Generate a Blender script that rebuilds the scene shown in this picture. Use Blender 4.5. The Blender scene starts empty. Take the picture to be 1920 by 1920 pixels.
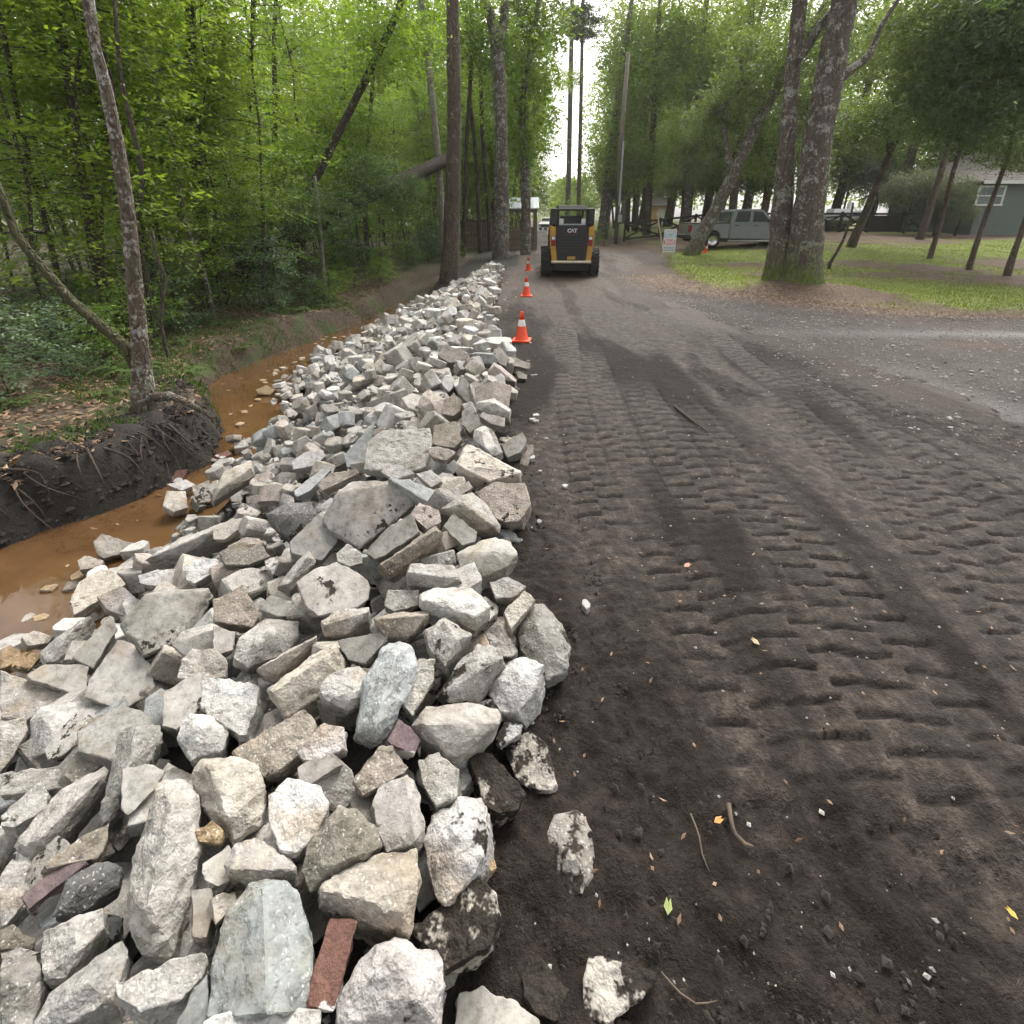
import bpy, bmesh, math, random
import numpy as np
from mathutils import Vector, Matrix, Quaternion, noise as mnoise

S = bpy.context.scene
random.seed(11); RNG = np.random.default_rng(11)

# ------------------------------------------------------------------ camera
CAM_H = 1.82; FPX = 961.0; PITCH = math.atan(360 / 961.0)
cam = bpy.data.cameras.new('camera'); cam.sensor_width = 36; cam.lens = 36 * FPX / 1920
cam.shift_y = -195 / 1920; cam.clip_start = 0.05; cam.clip_end = 2000
camo = bpy.data.objects.new('camera', cam); S.collection.objects.link(camo)
camo.location = (0, 0, CAM_H); camo.rotation_euler = (math.pi / 2 - PITCH, 0, 0)
S.camera = camo
# ------------------------------------------------------------------ sky, sun, exposure
SUN_EL, SUN_ROT = math.radians(52), math.radians(25)
W = bpy.data.worlds.new('World'); S.world = W; W.use_nodes = True
wn = W.node_tree; wn.nodes.clear()
sky = wn.nodes.new('ShaderNodeTexSky'); sky.sky_type = 'NISHITA'; sky.sun_disc = False
sky.sun_elevation = SUN_EL; sky.sun_rotation = SUN_ROT; sky.dust_density = 4.0; sky.air_density = 1.2
hs = wn.nodes.new('ShaderNodeHueSaturation'); hs.inputs['Saturation'].default_value = 0.1
bg = wn.nodes.new('ShaderNodeBackground'); bg.inputs['Strength'].default_value = 0.15
wo = wn.nodes.new('ShaderNodeOutputWorld')
wt = wn.nodes.new('ShaderNodeMix'); wt.data_type = 'RGBA'; wt.blend_type = 'MULTIPLY'; wt.inputs['Factor'].default_value = 1; wt.inputs[7].default_value = (1, .982, .948, 1)   # warm evening overcast
wn.links.new(sky.outputs[0], hs.inputs['Color']); wn.links.new(hs.outputs[0], wt.inputs[6]); wn.links.new(wt.outputs[2], bg.inputs[0]); wn.links.new(bg.outputs[0], wo.inputs[0])
sl = bpy.data.lights.new('sun', 'SUN'); sl.energy = 1.5; sl.angle = math.radians(35); sl.color = (1, .93, .84)
slo = bpy.data.objects.new('sun', sl); S.collection.objects.link(slo)
slo.rotation_euler = (math.pi / 2 - SUN_EL, 0, math.pi - SUN_ROT)   # light arrives from (sin rot, cos rot)
S.view_settings.view_transform = 'Standard'; S.view_settings.look = 'None'; S.view_settings.gamma = 1
S.view_settings.exposure = 1.28; S.view_settings.use_curve_mapping = False
S.cycles.max_bounces = 5; S.cycles.diffuse_bounces = 3; S.cycles.glossy_bounces = 2; S.cycles.transmission_bounces = 3; S.cycles.use_adaptive_sampling = True; S.cycles.adaptive_threshold = .05
S.cycles.transparent_max_bounces = 8; S.cycles.caustics_reflective = False; S.cycles.caustics_refractive = False

# ------------------------------------------------------------------ helpers
FW = Vector((0, math.cos(PITCH), -math.sin(PITCH))); UP = Vector((0, math.sin(PITCH), math.cos(PITCH))); RT = Vector((1, 0, 0))
EYE = Vector((0, 0, CAM_H))
def ray(u, v): return (FW * FPX + RT * (u - 960) + UP * (765 - v)).normalized()
def at(u, v, Y):
    r = ray(u, v); return EYE + r * (Y / r.y)
def proj(p):
    d = Vector(p) - EYE; z = d.dot(FW); return (960 + FPX * d.dot(RT) / z, 765 - FPX * d.dot(UP) / z, z)

def sstep(a, b, x):
    t = np.clip((np.asarray(x, float) - a) / (b - a), 0, 1); return t * t * (3 - 2 * t)
_lat = np.random.default_rng(5).random((256, 256))
def vnoise(x, y, s=1.0, seed=0):
    x = np.asarray(x, float) * s + seed * 17.37; y = np.asarray(y, float) * s + seed * 9.71
    xi = np.floor(x).astype(int); yi = np.floor(y).astype(int); fx = x - xi; fy = y - yi
    fx = fx * fx * (3 - 2 * fx); fy = fy * fy * (3 - 2 * fy)
    g = lambda i, j: _lat[i % 256, j % 256]
    return (g(xi, yi) * (1 - fx) + g(xi + 1, yi) * fx) * (1 - fy) + (g(xi, yi + 1) * (1 - fx) + g(xi + 1, yi + 1) * fx) * fy
def fbm(x, y, s=1.0, seed=0, o=4):
    r = 0; a = .5
    for k in range(o): r = r + a * vnoise(x, y, s * 2 ** k, seed + k * 3); a *= .5
    return r / (1 - .5 ** o)

def mesh_np(name, V, F, smooth=False):
    """V (n,3) array, F list or (m,k) array of equal length faces"""
    me = bpy.data.meshes.new(name)
    V = np.asarray(V, np.float32); F = np.asarray(F, np.int32); k = F.shape[1]
    me.vertices.add(len(V)); me.vertices.foreach_set('co', V.ravel())
    me.loops.add(F.size); me.loops.foreach_set('vertex_index', F.ravel())
    me.polygons.add(len(F)); me.polygons.foreach_set('loop_start', np.arange(len(F), dtype=np.int32) * k)
    me.polygons.foreach_set('use_smooth', np.full(len(F), smooth))
    me.update(calc_edges=True)
    return me
def attr(me, name, vals, dom='POINT'):
    vals = np.asarray(vals, np.float32)
    if vals.ndim == 1:
        a = me.attributes.new(name, 'FLOAT', dom); a.data.foreach_set('value', vals)
    else:
        a = me.attributes.new(name, 'FLOAT_COLOR', dom); a.data.foreach_set('color', vals.ravel())
def link(name, me, mat=None, parent=None, loc=None, label=None, cat=None, group=None, kind=None):
    o = bpy.data.objects.new(name, me); S.collection.objects.link(o)
    if mat is not None and me is not None and len(me.materials) == 0:
        for m in (mat if isinstance(mat, (list, tuple)) else [mat]): me.materials.append(m)
    if loc is not None: o.location = loc
    if parent is not None: o.parent = parent
    return tag(o, label, cat, group, kind)
def tag(o, label=None, cat=None, group=None, kind=None):
    if label: o['label'] = label
    if cat: o['category'] = cat
    if group: o['group'] = group
    if kind: o['kind'] = kind
    return o
def thing(name, loc, label, cat, group=None, rz=0):
    o = link(name, None, loc=loc, label=label, cat=cat, group=group); o.rotation_euler = (0, 0, rz); o.empty_display_size = .1
    return o
def copy_tree(o, parent=None):
    c = o.copy(); S.collection.objects.link(c)
    if parent is not None: c.parent = parent
    for ch in list(o.children): copy_tree(ch, c)
    return c

class MB:
    """collects solids into one mesh"""
    def __init__(s): s.v = []; s.f = []
    def add(s, V, F):
        n = len(s.v); s.v += [tuple(p) for p in V]; s.f += [tuple(i + n for i in f) for f in F]; return s
    def box(s, x0, x1, y0, y1, z0, z1, R=None, c=None):
        V = [Vector(p) for p in ((x0, y0, z0), (x1, y0, z0), (x1, y1, z0), (x0, y1, z0), (x0, y0, z1), (x1, y0, z1), (x1, y1, z1), (x0, y1, z1))]
        if R is not None: c = Vector(c or (0, 0, 0)); V = [R @ (p - c) + c for p in V]
        return s.add(V, [(3, 2, 1, 0), (4, 5, 6, 7), (0, 1, 5, 4), (1, 2, 6, 5), (2, 3, 7, 6), (3, 0, 4, 7)])
    def bar(s, a, b, w, h, up=(0, 0, 1)):
        a = Vector(a); b = Vector(b); d = (b - a).normalized(); x = d.cross(Vector(up))
        if x.length < 1e-4: x = d.cross(Vector((1, 0, 0)))
        x.normalize(); y = x.cross(d)
        V = [p + x * sx * w / 2 + y * sy * h / 2 for p in (a, b) for sx, sy in ((-1, -1), (1, -1), (1, 1), (-1, 1))]
        return s.add(V, [(0, 1, 2, 3), (7, 6, 5, 4), (0, 4, 5, 1), (1, 5, 6, 2), (2, 6, 7, 3), (3, 7, 4, 0)])
    def prism(s, poly, axis, a, b):
        """poly 2d points extruded along axis ('x','y','z') from a to b"""
        def P(p, t): return {'x': (t, p[0], p[1]), 'y': (p[0], t, p[1]), 'z': (p[0], p[1], t)}[axis]
        n = len(poly); V = [P(p, a) for p in poly] + [P(p, b) for p in poly]
        F = [tuple(range(n))[::-1], tuple(range(n, 2 * n))] + [(i, (i + 1) % n, n + (i + 1) % n, n + i) for i in range(n)]
        return s.add(V, F)
    def lathe(s, prof, axis='z', seg=20, c=(0, 0, 0), close=True):
        n0 = len(s.v); c = Vector(c); m = len(prof)
        for k in range(seg):
            a = 2 * math.pi * k / seg; ca, sa = math.cos(a), math.sin(a)
            for r, t in prof:
                p = {'z': (r * ca, r * sa, t), 'x': (t, r * ca, r * sa), 'y': (r * ca, t, r * sa)}[axis]
                s.v.append(tuple(c + Vector(p)))
        for k in range(seg):
            for j in range(m - 1):
                a = n0 + k * m + j; b = n0 + ((k + 1) % seg) * m + j
                s.f.append((a, b, b + 1, a + 1))
        if close:
            s.f.append(tuple(n0 + k * m for k in range(seg))[::-1]); s.f.append(tuple(n0 + k * m + m - 1 for k in range(seg)))
        return s
    def tube(s, pts, rad, seg=8, jit=0, sd=0):
        pts = [Vector(p) for p in pts]; n0 = len(s.v); N = len(pts); ref = None
        for i, p in enumerate(pts):
            d = (pts[min(i + 1, N - 1)] - pts[max(i - 1, 0)]).normalized()
            if ref is None: ref = d.orthogonal().normalized()
            ref = (ref - d * ref.dot(d)).normalized(); y = d.cross(ref)
            for k in range(seg):
                a = 2 * math.pi * k / seg
                rr = rad[i] * (1 + jit * (mnoise.noise(Vector((math.cos(a) * 1.6 + sd * 7, math.sin(a) * 1.6, i * .55 + sd * 3.3)))))
                s.v.append(tuple(p + (ref * math.cos(a) + y * math.sin(a)) * rr))
        for i in range(N - 1):
            for k in range(seg):
                a = n0 + i * seg + k; b = n0 + i * seg + (k + 1) % seg
                s.f.append((a, b, b + seg, a + seg))
        s.f.append(tuple(n0 + k for k in range(seg))[::-1]); s.f.append(tuple(n0 + (N - 1) * seg + k for k in range(seg)))
        return s
    def mesh(s, name, smooth=False, bevel=0, seg=2, fix=True):
        me = bpy.data.meshes.new(name); me.from_pydata(s.v, [], s.f)
        if bevel or fix:
            bm = bmesh.new(); bm.from_mesh(me)
            bmesh.ops.recalc_face_normals(bm, faces=bm.faces)
            if bevel:
                es = [e for e in bm.edges if len(e.link_faces) == 2 and e.calc_face_angle(0) > .5]
                bmesh.ops.bevel(bm, geom=es, offset=bevel, segments=seg, affect='EDGES', profile=.6, clamp_overlap=True)
            bm.to_mesh(me); bm.free()
        if smooth: me.polygons.foreach_set('use_smooth', [True] * len(me.polygons))
        me.update(); return me
    def obj(s, name, mat, parent=None, smooth=False, bevel=0, seg=2, **k):
        return link(name, s.mesh(name, smooth, bevel, seg), mat, parent, **k)

def resample(pts, rad, step):
    """Catmull-Rom through points"""
    P = [Vector(p) for p in pts]; out = []; ro = []
    for i in range(len(P) - 1):
        p0 = P[max(i - 1, 0)]; p1 = P[i]; p2 = P[i + 1]; p3 = P[min(i + 2, len(P) - 1)]
        n = max(1, int((p2 - p1).length / step))
        for k in range(n):
            t = k / n; t2 = t * t; t3 = t2 * t
            out.append(.5 * ((2 * p1) + (p2 - p0) * t + (2 * p0 - 5 * p1 + 4 * p2 - p3) * t2 + (3 * p1 - p0 - 3 * p2 + p3) * t3))
            ro.append(rad[i] * (1 - t) + rad[i + 1] * t)
    out.append(P[-1]); ro.append(rad[-1]); return out, ro

# ------------------------------------------------------------------ materials
class NT:
    def __init__(s, name, disp=False):
        s.m = bpy.data.materials.new(name); s.m.use_nodes = True; s.t = s.m.node_tree; s.t.nodes.clear()
        s.out = s.n('ShaderNodeOutputMaterial')
    def n(s, typ, ins=None, **kw):
        nd = s.t.nodes.new(typ)
        for k, v in kw.items(): setattr(nd, k, v)
        for k, v in (ins or {}).items(): s.set(nd.inputs[k], v)
        return nd
    def set(s, inp, v):
        if isinstance(v, bpy.types.NodeSocket): s.t.links.new(v, inp)
        elif isinstance(v, bpy.types.Node): s.t.links.new(v.outputs[0], inp)
        else:
            if isinstance(v, (tuple, list)) and len(v) == 3 and inp.type == 'RGBA': v = (*v, 1)
            inp.default_value = v
    def noise(s, vec, scale, detail=4, rough=.55, dist=0):
        return s.n('ShaderNodeTexNoise', {'Vector': vec, 'Scale': scale, 'Detail': detail, 'Roughness': rough, 'Distortion': dist}).outputs[0]
    def vor(s, vec, scale, feature='F1', out=0, rnd=1):
        return s.n('ShaderNodeTexVoronoi', {'Vector': vec, 'Scale': scale, 'Randomness': rnd}, feature=feature).outputs[out]
    def ramp(s, fac, stops, interp='LINEAR'):
        nd = s.n('ShaderNodeValToRGB', {'Fac': fac}); cr = nd.color_ramp; cr.interpolation = interp
        while len(cr.elements) < len(stops): cr.elements.new(.5)
        for e, (p, c) in zip(cr.elements, stops):
            e.position = p; e.color = (*c, 1) if isinstance(c, (tuple, list)) else (c, c, c, 1)
        return nd.outputs[0]
    def mix(s, fac, a, b, mode='MIX'):
        nd = s.n('ShaderNodeMix', data_type='RGBA', blend_type=mode)
        s.set(nd.inputs['Factor'], fac); s.set(nd.inputs[6], a); s.set(nd.inputs[7], b); return nd.outputs[2]
    def math(s, op, a, b=0.0, c=None):
        nd = s.n('ShaderNodeMath', operation=op); s.set(nd.inputs[0], a); s.set(nd.inputs[1], b)
        if c is not None: s.set(nd.inputs[2], c)
        return nd.outputs[0]
    def mrange(s, v, a, b, c=0.0, d=1.0, smooth=True):
        nd = s.n('ShaderNodeMapRange', {0: v, 1: a, 2: b, 3: c, 4: d}, interpolation_type='SMOOTHSTEP' if smooth else 'LINEAR', clamp=True); return nd.outputs[0]
    def coord(s, k='Object'): return s.n('ShaderNodeTexCoord').outputs[k]
    def attr(s, name, out='Fac'): return s.n('ShaderNodeAttribute', attribute_name=name).outputs[out]
    def bump(s, h, strength=.5, dist=.02):
        return s.n('ShaderNodeBump', {'Height': h, 'Strength': strength, 'Distance': dist}).outputs[0]
    def pbr(s, col, rough=.8, bump=None, **ins):
        p = s.n('ShaderNodeBsdfPrincipled', {'Base Color': col, 'Roughness': rough, **{k.replace('_', ' '): v for k, v in ins.items()}})
        if bump is not None: s.set(p.inputs['Normal'], bump)
        s.t.links.new(p.outputs[0], s.out.inputs[0]); return s.m
def plain(name, col, rough=.6, metal=0., wear=.12, scale=14, **ins):
    k = NT(name); c = k.coord(); f = k.noise(c, scale, 5)
    dark = tuple(x * (1 - wear * 2.2) for x in col); lite = tuple(min(1, x * (1 + wear)) for x in col)
    return k.pbr(k.ramp(f, [(.3, dark), (.7, lite)]), rough, k.bump(f, .08, .01), Metallic=metal, **ins)

def m_rock():
    k = NT('broken_concrete'); oi = k.n('ShaderNodeObjectInfo')
    off = k.n('ShaderNodeVectorMath', {0: k.coord(), 1: oi.outputs['Random']}, operation='ADD').outputs[0]
    off = k.n('ShaderNodeVectorMath', {0: off, 1: oi.outputs['Location']}, operation='ADD').outputs[0]
    sm = k.attr('smooth_face'); tint = k.mix(1.0, k.attr('tint', 'Color'), oi.outputs['Color'], 'MULTIPLY')
    n1 = k.noise(off, 5, 3, .65); n2 = k.noise(off, 26, 3, .7); n3 = k.noise(off, 140, 2, .6)
    base = k.mix(1, tint, k.ramp(n1, [(.28, (.56, .53, .48)), (.46, (.9, .885, .86)), (.72, (1.14, 1.14, 1.15))]), 'MULTIPLY')
    base = k.mix(1, base, k.ramp(n2, [(.3, .6), (.48, .96), (.7, 1.2)]), 'MULTIPLY')
    # brown-yellow weathering
    wz = k.mrange(k.noise(off, 3.1, 4, .6, .4), .54, .68)
    base = k.mix(k.math('MULTIPLY', wz, .45), base, k.mix(1, base, (.86, .66, .43), 'MULTIPLY'))
    rough_f = k.math('SUBTRACT', 1.0, k.math('MULTIPLY', sm, .75))
    wv = k.n('ShaderNodeVectorMath', {0: off, 1: k.n('ShaderNodeVectorMath', {0: k.n('ShaderNodeTexNoise', {'Vector': off, 'Scale': 60.}).outputs[1], 1: (.02, .02, .02)}, operation='MULTIPLY').outputs[0]}, operation='ADD').outputs[0]
    ag = k.vor(wv, 85, out=0); agc = k.vor(wv, 85, out=1)
    agm = k.math('MULTIPLY', k.mrange(ag, .33, .22), k.mrange(k.n('ShaderNodeSeparateColor', {0: agc}).outputs[0], .42, .6))
    base = k.mix(k.math('MULTIPLY', k.math('MULTIPLY', agm, rough_f), .45), base, (.62, .61, .58))
    agd = k.math('MULTIPLY', k.mrange(ag, .3, .2), k.mrange(k.n('ShaderNodeSeparateColor', {0: agc}).outputs[1], .8, .82))
    base = k.mix(k.math('MULTIPLY', k.math('MULTIPLY', agd, rough_f), .6), base, (.16, .14, .12))
    base = k.mix(k.math('MULTIPLY', k.math('MULTIPLY', k.mrange(n3, .56, .7), rough_f), .35), base, (.2, .19, .17))
    # soil stuck on
    mud = k.math('SUBTRACT', 1.0, oi.outputs['Alpha'])
    mn = k.math('ADD', k.math('MULTIPLY', k.noise(off, 9, 4, .72), .6), k.math('MULTIPLY', k.noise(off, 2.4, 2), .4))
    mth = k.math('SUBTRACT', .73, k.math('MULTIPLY', mud, .31))
    mm = k.mrange(k.math('SUBTRACT', mn, mth), -.012, .03)
    base = k.mix(mm, base, k.ramp(n3, [(.3, (.012, .010, .008)), (.7, (.035, .028, .022))]))
    hgt = k.math('ADD', k.math('MULTIPLY', n2, k.math('ADD', k.math('MULTIPLY', rough_f, .8), .12)), k.math('MULTIPLY', k.math('ADD', n3, ag), k.math('MULTIPLY', rough_f, .28)))
    return k.pbr(base, .88, k.bump(hgt, .6, .018), Specular_IOR_Level=.3)

def m_brick():
    k = NT('old_brick'); oi = k.n('ShaderNodeObjectInfo'); c = k.coord(); n = k.noise(c, 40, 3, .7); w = k.noise(c, 7, 2, .5, .3)
    col = k.mix(1, oi.outputs['Color'], k.ramp(n, [(.3, .6), (.7, 1.3)]), 'MULTIPLY')
    col = k.mix(k.math('MULTIPLY', k.mrange(k.math('ADD', w, k.math('MULTIPLY', n, .15)), .6, .63), .85), col, (.5, .5, .49))
    return k.pbr(col, .9, k.bump(n, .6, .015))
def m_road():
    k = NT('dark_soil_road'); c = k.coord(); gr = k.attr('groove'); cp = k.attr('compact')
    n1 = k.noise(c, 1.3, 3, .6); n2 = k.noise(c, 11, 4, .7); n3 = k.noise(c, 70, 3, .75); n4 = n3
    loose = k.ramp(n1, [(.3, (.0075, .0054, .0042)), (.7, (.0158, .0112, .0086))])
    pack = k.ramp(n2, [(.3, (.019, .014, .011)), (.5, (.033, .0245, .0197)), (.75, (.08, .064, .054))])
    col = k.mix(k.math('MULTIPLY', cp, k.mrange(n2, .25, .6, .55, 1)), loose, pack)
    col = k.mix(k.math('MULTIPLY', gr, .8), col, (.006, .0044, .0035))  # groove darkening: loose moist soil plus shade put into the colour
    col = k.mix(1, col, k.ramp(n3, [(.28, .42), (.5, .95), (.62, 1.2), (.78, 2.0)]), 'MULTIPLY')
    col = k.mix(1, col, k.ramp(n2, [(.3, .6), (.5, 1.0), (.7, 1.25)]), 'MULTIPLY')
    sp = k.math('MULTIPLY', k.mrange(k.vor(c, 70), .12, .08), k.mrange(k.n('ShaderNodeSeparateColor', {0: k.vor(c, 70, out=1)}).outputs[0], .86, .88))
    col = k.mix(k.math('MULTIPLY', sp, .7), col, (.2, .19, .17))
    redd = k.attr('leafy'); col = k.mix(k.math('MULTIPLY', redd, .5), col, k.ramp(n3, [(.35, (.036, .022, .017)), (.65, (.10, .063, .05))]))
    eg = k.mrange(k.math('ADD', k.attr('edge'), k.math('MULTIPLY', k.math('SUBTRACT', n2, .5), 1.4)), .35, .8)
    col = k.mix(k.math('MULTIPLY', eg, .85), col, k.ramp(n3, [(.3, (.036, .029, .025)), (.7, (.098, .086, .078))]))
    h = k.math('ADD', k.math('MULTIPLY', n3, .8), k.math('MULTIPLY', n2, .22))
    return k.pbr(col, k.mrange(cp, 0, 1, .9, .66), k.bump(h, 1.0, .022), Specular_IOR_Level=.25)
def m_gravel():
    k = NT('grey_gravel'); c = k.coord(); n1 = k.noise(c, .9, 5, .6); n2 = k.noise(c, 30, 5, .7)
    col = k.ramp(n1, [(.3, (.048, .039, .034)), (.7, (.1, .088, .081))])
    col = k.mix(1, col, k.ramp(n2, [(.3, .35), (.5, .95), (.7, 1.6)]), 'MULTIPLY'); col = k.mix(k.mrange(k.noise(c, 3.2, 3, .6), .5, .68, 0, .6), col, (.045, .034, .027))
    sp = k.mrange(k.vor(c, 26), .2, .1)
    col = k.mix(k.math('MULTIPLY', k.math('MULTIPLY', sp, k.mrange(n2, .45, .55)), .6), col, (.24, .23, .215))
    col = k.mix(k.attr('pale'), col, k.ramp(n2, [(.3, (.15, .145, .14)), (.7, (.3, .295, .29))]))
    col = k.mix(k.attr('leafy'), col, k.ramp(n2, [(.3, (.06, .038, .03)), (.7, (.17, .11, .085))]))
    return k.pbr(col, .92, k.bump(n2, 1.0, .06))
def m_lawn():
    k = NT('mown_grass_ground'); c = k.coord(); g = k.attr('green'); n2 = k.noise(c, 9, 5, .7); n1 = k.noise(c, 1.2, 4, .6)
    grass = k.ramp(n2, [(.3, (.075, .1, .017)), (.7, (.19, .235, .042))])
    duff = k.ramp(n2, [(.3, (.05, .033, .022)), (.7, (.14, .095, .064))])
    f = k.mrange(k.math('ADD', g, k.math('MULTIPLY', k.math('SUBTRACT', n2, .5), .9)), .35, .7)
    col = k.mix(f, duff, grass); col = k.mix(1, col, k.ramp(n1, [(.3, .8), (.7, 1.15)]), 'MULTIPLY')
    return k.pbr(col, .95, k.bump(k.noise(c, 60, 4), .7, .04))
def m_floor():
    k = NT('forest_floor_soil'); c = k.coord(); s = k.attr('soil'); n2 = k.noise(c, 16, 5, .7); n1 = k.noise(c, 2, 4, .6); n3 = k.noise(c, 75, 4, .7)
    duff = k.ramp(n2, [(.3, (.03, .022, .014)), (.5, (.07, .05, .032)), (.72, (.15, .105, .07))])
    moss = k.ramp(n2, [(.3, (.028, .04, .012)), (.7, (.07, .095, .028))])
    col = k.mix(k.mrange(n1, .48, .66), duff, moss)
    blk = k.ramp(n3, [(.3, (.010, .009, .008)), (.6, (.03, .025, .021)), (.8, (.07, .058, .05))])
    col = k.mix(k.mrange(k.math('ADD', s, k.math('MULTIPLY', k.math('SUBTRACT', n2, .5), .6)), .35, .65), col, blk)
    h = k.math('ADD', n2, k.math('MULTIPLY', n3, .5))
    return k.pbr(col, .92, k.bump(h, .9, .05))
def m_water():
    k = NT('muddy_water'); c = k.coord(); n = k.noise(c, 2.2, 4, .6)
    col = k.ramp(n, [(.3, (.068, .036, .0155)), (.7, (.118, .065, .028))])
    return k.pbr(col, .035, k.bump(k.noise(c, 7, 3, .5), .05, .02), Specular_IOR_Level=.6)
def m_bark(name, a, b, lichen=0., moss=0., sc=1.):
    k = NT(name); c = k.coord(); st = k.n('ShaderNodeMapping', {'Vector': c, 'Scale': (1, 1, .28)}).outputs[0]
    n1 = k.noise(st, 18 * sc, 6, .7); n2 = k.noise(c, 4.5 * sc, 5, .6, .6); v = k.vor(st, 22 * sc, 'DISTANCE_TO_EDGE')
    col = k.ramp(n1, [(.3, a), (.7, b)])
    if lichen:
        n5 = k.noise(c, 19 * sc, 5, .7)
        col = k.mix(k.math('MULTIPLY', k.mrange(k.math('ADD', k.math('MULTIPLY', n2, .5), k.math('MULTIPLY', n5, .5)), .6 - .09 * lichen, .63 - .09 * lichen), .85), col, k.ramp(n1, [(.3, (.22, .22, .2)), (.7, (.46, .46, .42))]))
    if moss:
        z = k.n('ShaderNodeSeparateXYZ', {0: c}).outputs[2]
        low = k.mrange(k.math('ADD', z, k.math('MULTIPLY', k.math('SUBTRACT', n2, .5), -3.2)), .9 * moss, -.3, 0, 1)
        col = k.mix(low, col, k.ramp(n1, [(.3, (.045, .07, .012)), (.7, (.15, .2, .03))]))
    h = k.math('ADD', n1, k.mrange(v, 0, .25, -.6, .4))
    return k.pbr(col, .92, k.bump(h, .9, .03))
def m_leaf(name, lo, hi, trans=.35, yellow=.12):
    k = NT(name); oi = k.n('ShaderNodeObjectInfo'); t = k.attr('leafcol')
    r = k.math('ADD', k.math('MULTIPLY', t, .75), k.math('MULTIPLY', oi.outputs['Random'], .25))
    mid = tuple((a + b) / 2 for a, b in zip(lo, hi))
    col = k.ramp(r, [(.1, lo), (.5, mid), (.9, hi)])
    d = k.n('ShaderNodeBsdfPrincipled', {'Base Color': col, 'Roughness': .5, 'Specular IOR Level': .35})
    tc = k.mix(1, col, (1.45, 1.45, .5), 'MULTIPLY')
    tr = k.n('ShaderNodeBsdfTranslucent', {'Color': tc})
    mx = k.n('ShaderNodeMixShader', {0: trans, 1: d.outputs[0], 2: tr.outputs[0]})
    k.t.links.new(mx.outputs[0], k.out.inputs[0]); return k.m
def m_glass(name, col=(.03, .035, .04)):
    k = NT(name); c = k.coord()
    return k.pbr(k.ramp(k.noise(c, 3, 2), [(.4, col), (.6, tuple(x * 1.4 for x in col))]), .06, Specular_IOR_Level=.8)

M = dict(
    rock=m_rock(), brick=m_brick(), road=m_road(), gravel=m_gravel(), lawn=m_lawn(), floor=m_floor(), water=m_water(),
    bark_lichen=m_bark('lichen_bark', (.05, .042, .034), (.17, .145, .12), .9, .4),
    bark_spot=m_bark('spotted_bark', (.06, .046, .034), (.17, .135, .1), 1.0, .35, 1.2),
    bark_oak=m_bark('oak_bark', (.05, .042, .034), (.17, .143, .115), .75, 1.2),
    bark_pine=m_bark('pine_bark', (.045, .033, .026), (.15, .115, .09), .1, 0),
    bark_dark=m_bark('dark_bark', (.03, .024, .018), (.10, .078, .058), .12, .4),
    bark_pale=m_bark('pale_bark', (.14, .125, .1), (.34, .31, .26), .8, 0),
    bark_log=m_bark('log_bark', (.02, .016, .012), (.07, .055, .04), .1, 0),
    bark_moss=m_bark('mossy_bark', (.03, .032, .012), (.09, .085, .035), .05, 0),
    root=plain('root_bark', (.045, .031, .023), .9, wear=.25, scale=30),
    leaf_a=m_leaf('fresh_leaves', (.075, .14, .026), (.23, .34, .07), .45),
    leaf_b=m_leaf('dark_glossy_leaves', (.04, .085, .034), (.13, .2, .085), .4),
    leaf_c=m_leaf('yellow_green_leaves', (.09, .155, .028), (.245, .33, .065), .46),
    leaf_oak=m_leaf('oak_leaves', (.065, .105, .042), (.18, .235, .1), .48),
    leaf_pine=m_leaf('pine_needles', (.035, .065, .02), (.11, .16, .05), .3),
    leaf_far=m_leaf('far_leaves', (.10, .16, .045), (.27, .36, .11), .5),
    leaf_blue=m_leaf('blue_green_leaves', (.06, .11, .06), (.15, .22, .13), .3),
    moss_hang=m_leaf('hanging_moss', (.07, .09, .06), (.17, .2, .145), .35),
    fern=m_leaf('fern_fronds', (.045, .085, .02), (.11, .18, .045), .35),
    grass=m_leaf('grass_blades', (.08, .112, .02), (.2, .25, .048), .4),
    litter=m_leaf('dead_leaves', (.07, .035, .02), (.36, .24, .15), .15),
)
# ------------------------------------------------------------------ terrain
def lerp1(pts):
    xs, ys = zip(*pts); return lambda y: np.interp(y, xs, ys)
XL = lerp1([(0, -4.7), (2, -4.45), (3.4, -4.15), (4.4, -3.5), (5.0, -3.32), (5.6, -3.42), (6.2, -3.75), (7.8, -4.85), (9.5, -4.6), (12, -3.95), (14, -3.6), (17, -3.5), (26, -3.2)])   # left water line
XR = lerp1([(0, -3.15), (5, -3.2), (6, -3.4), (8, -3.95), (9.5, -3.95), (11, -3.75), (13.7, -3.35), (19.5, -2.45), (21, -1.8)])                                     # left toe of the rubble
XE = lerp1([(0, -.1), (.7, -.06), (1.0, .02), (1.3, .08), (1.75, .2), (2.3, .12), (3, .1), (3.8, .1), (5, .1), (6.3, .14), (7.5, -.08), (10.7, -.22), (15, -.25), (20, -.2), (21.5, -.5)])  # right edge of the rubble
WATER_Z = -.72
def rise(x, y): return .75 * sstep(14, 38, y) * sstep(6, 16, x)
ROAD_L = lerp1([(0, -.6), (15, -.6), (22, .15), (40, 1.5), (57, 2.4), (95, 3.6), (150, 6), (300, 14)])
ROAD_R = lerp1([(0, 5.25), (4.8, 5.2), (6.3, 5.1), (7.5, 4.85), (10, 4.2), (13, 3.8), (18, 4.6), (22, 5.6), (26, 6.0), (32, 5.4), (40, 5.0), (57, 6), (95, 8.6), (150, 12.5), (300, 22)])
LAWN_Y = lerp1([(3, 40), (4.4, 17), (4.7, 14.5), (5, 13.3), (6, 12.2), (7.8, 10.2), (9.5, 9.5), (14, 9.1), (60, 7.5)])
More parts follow.
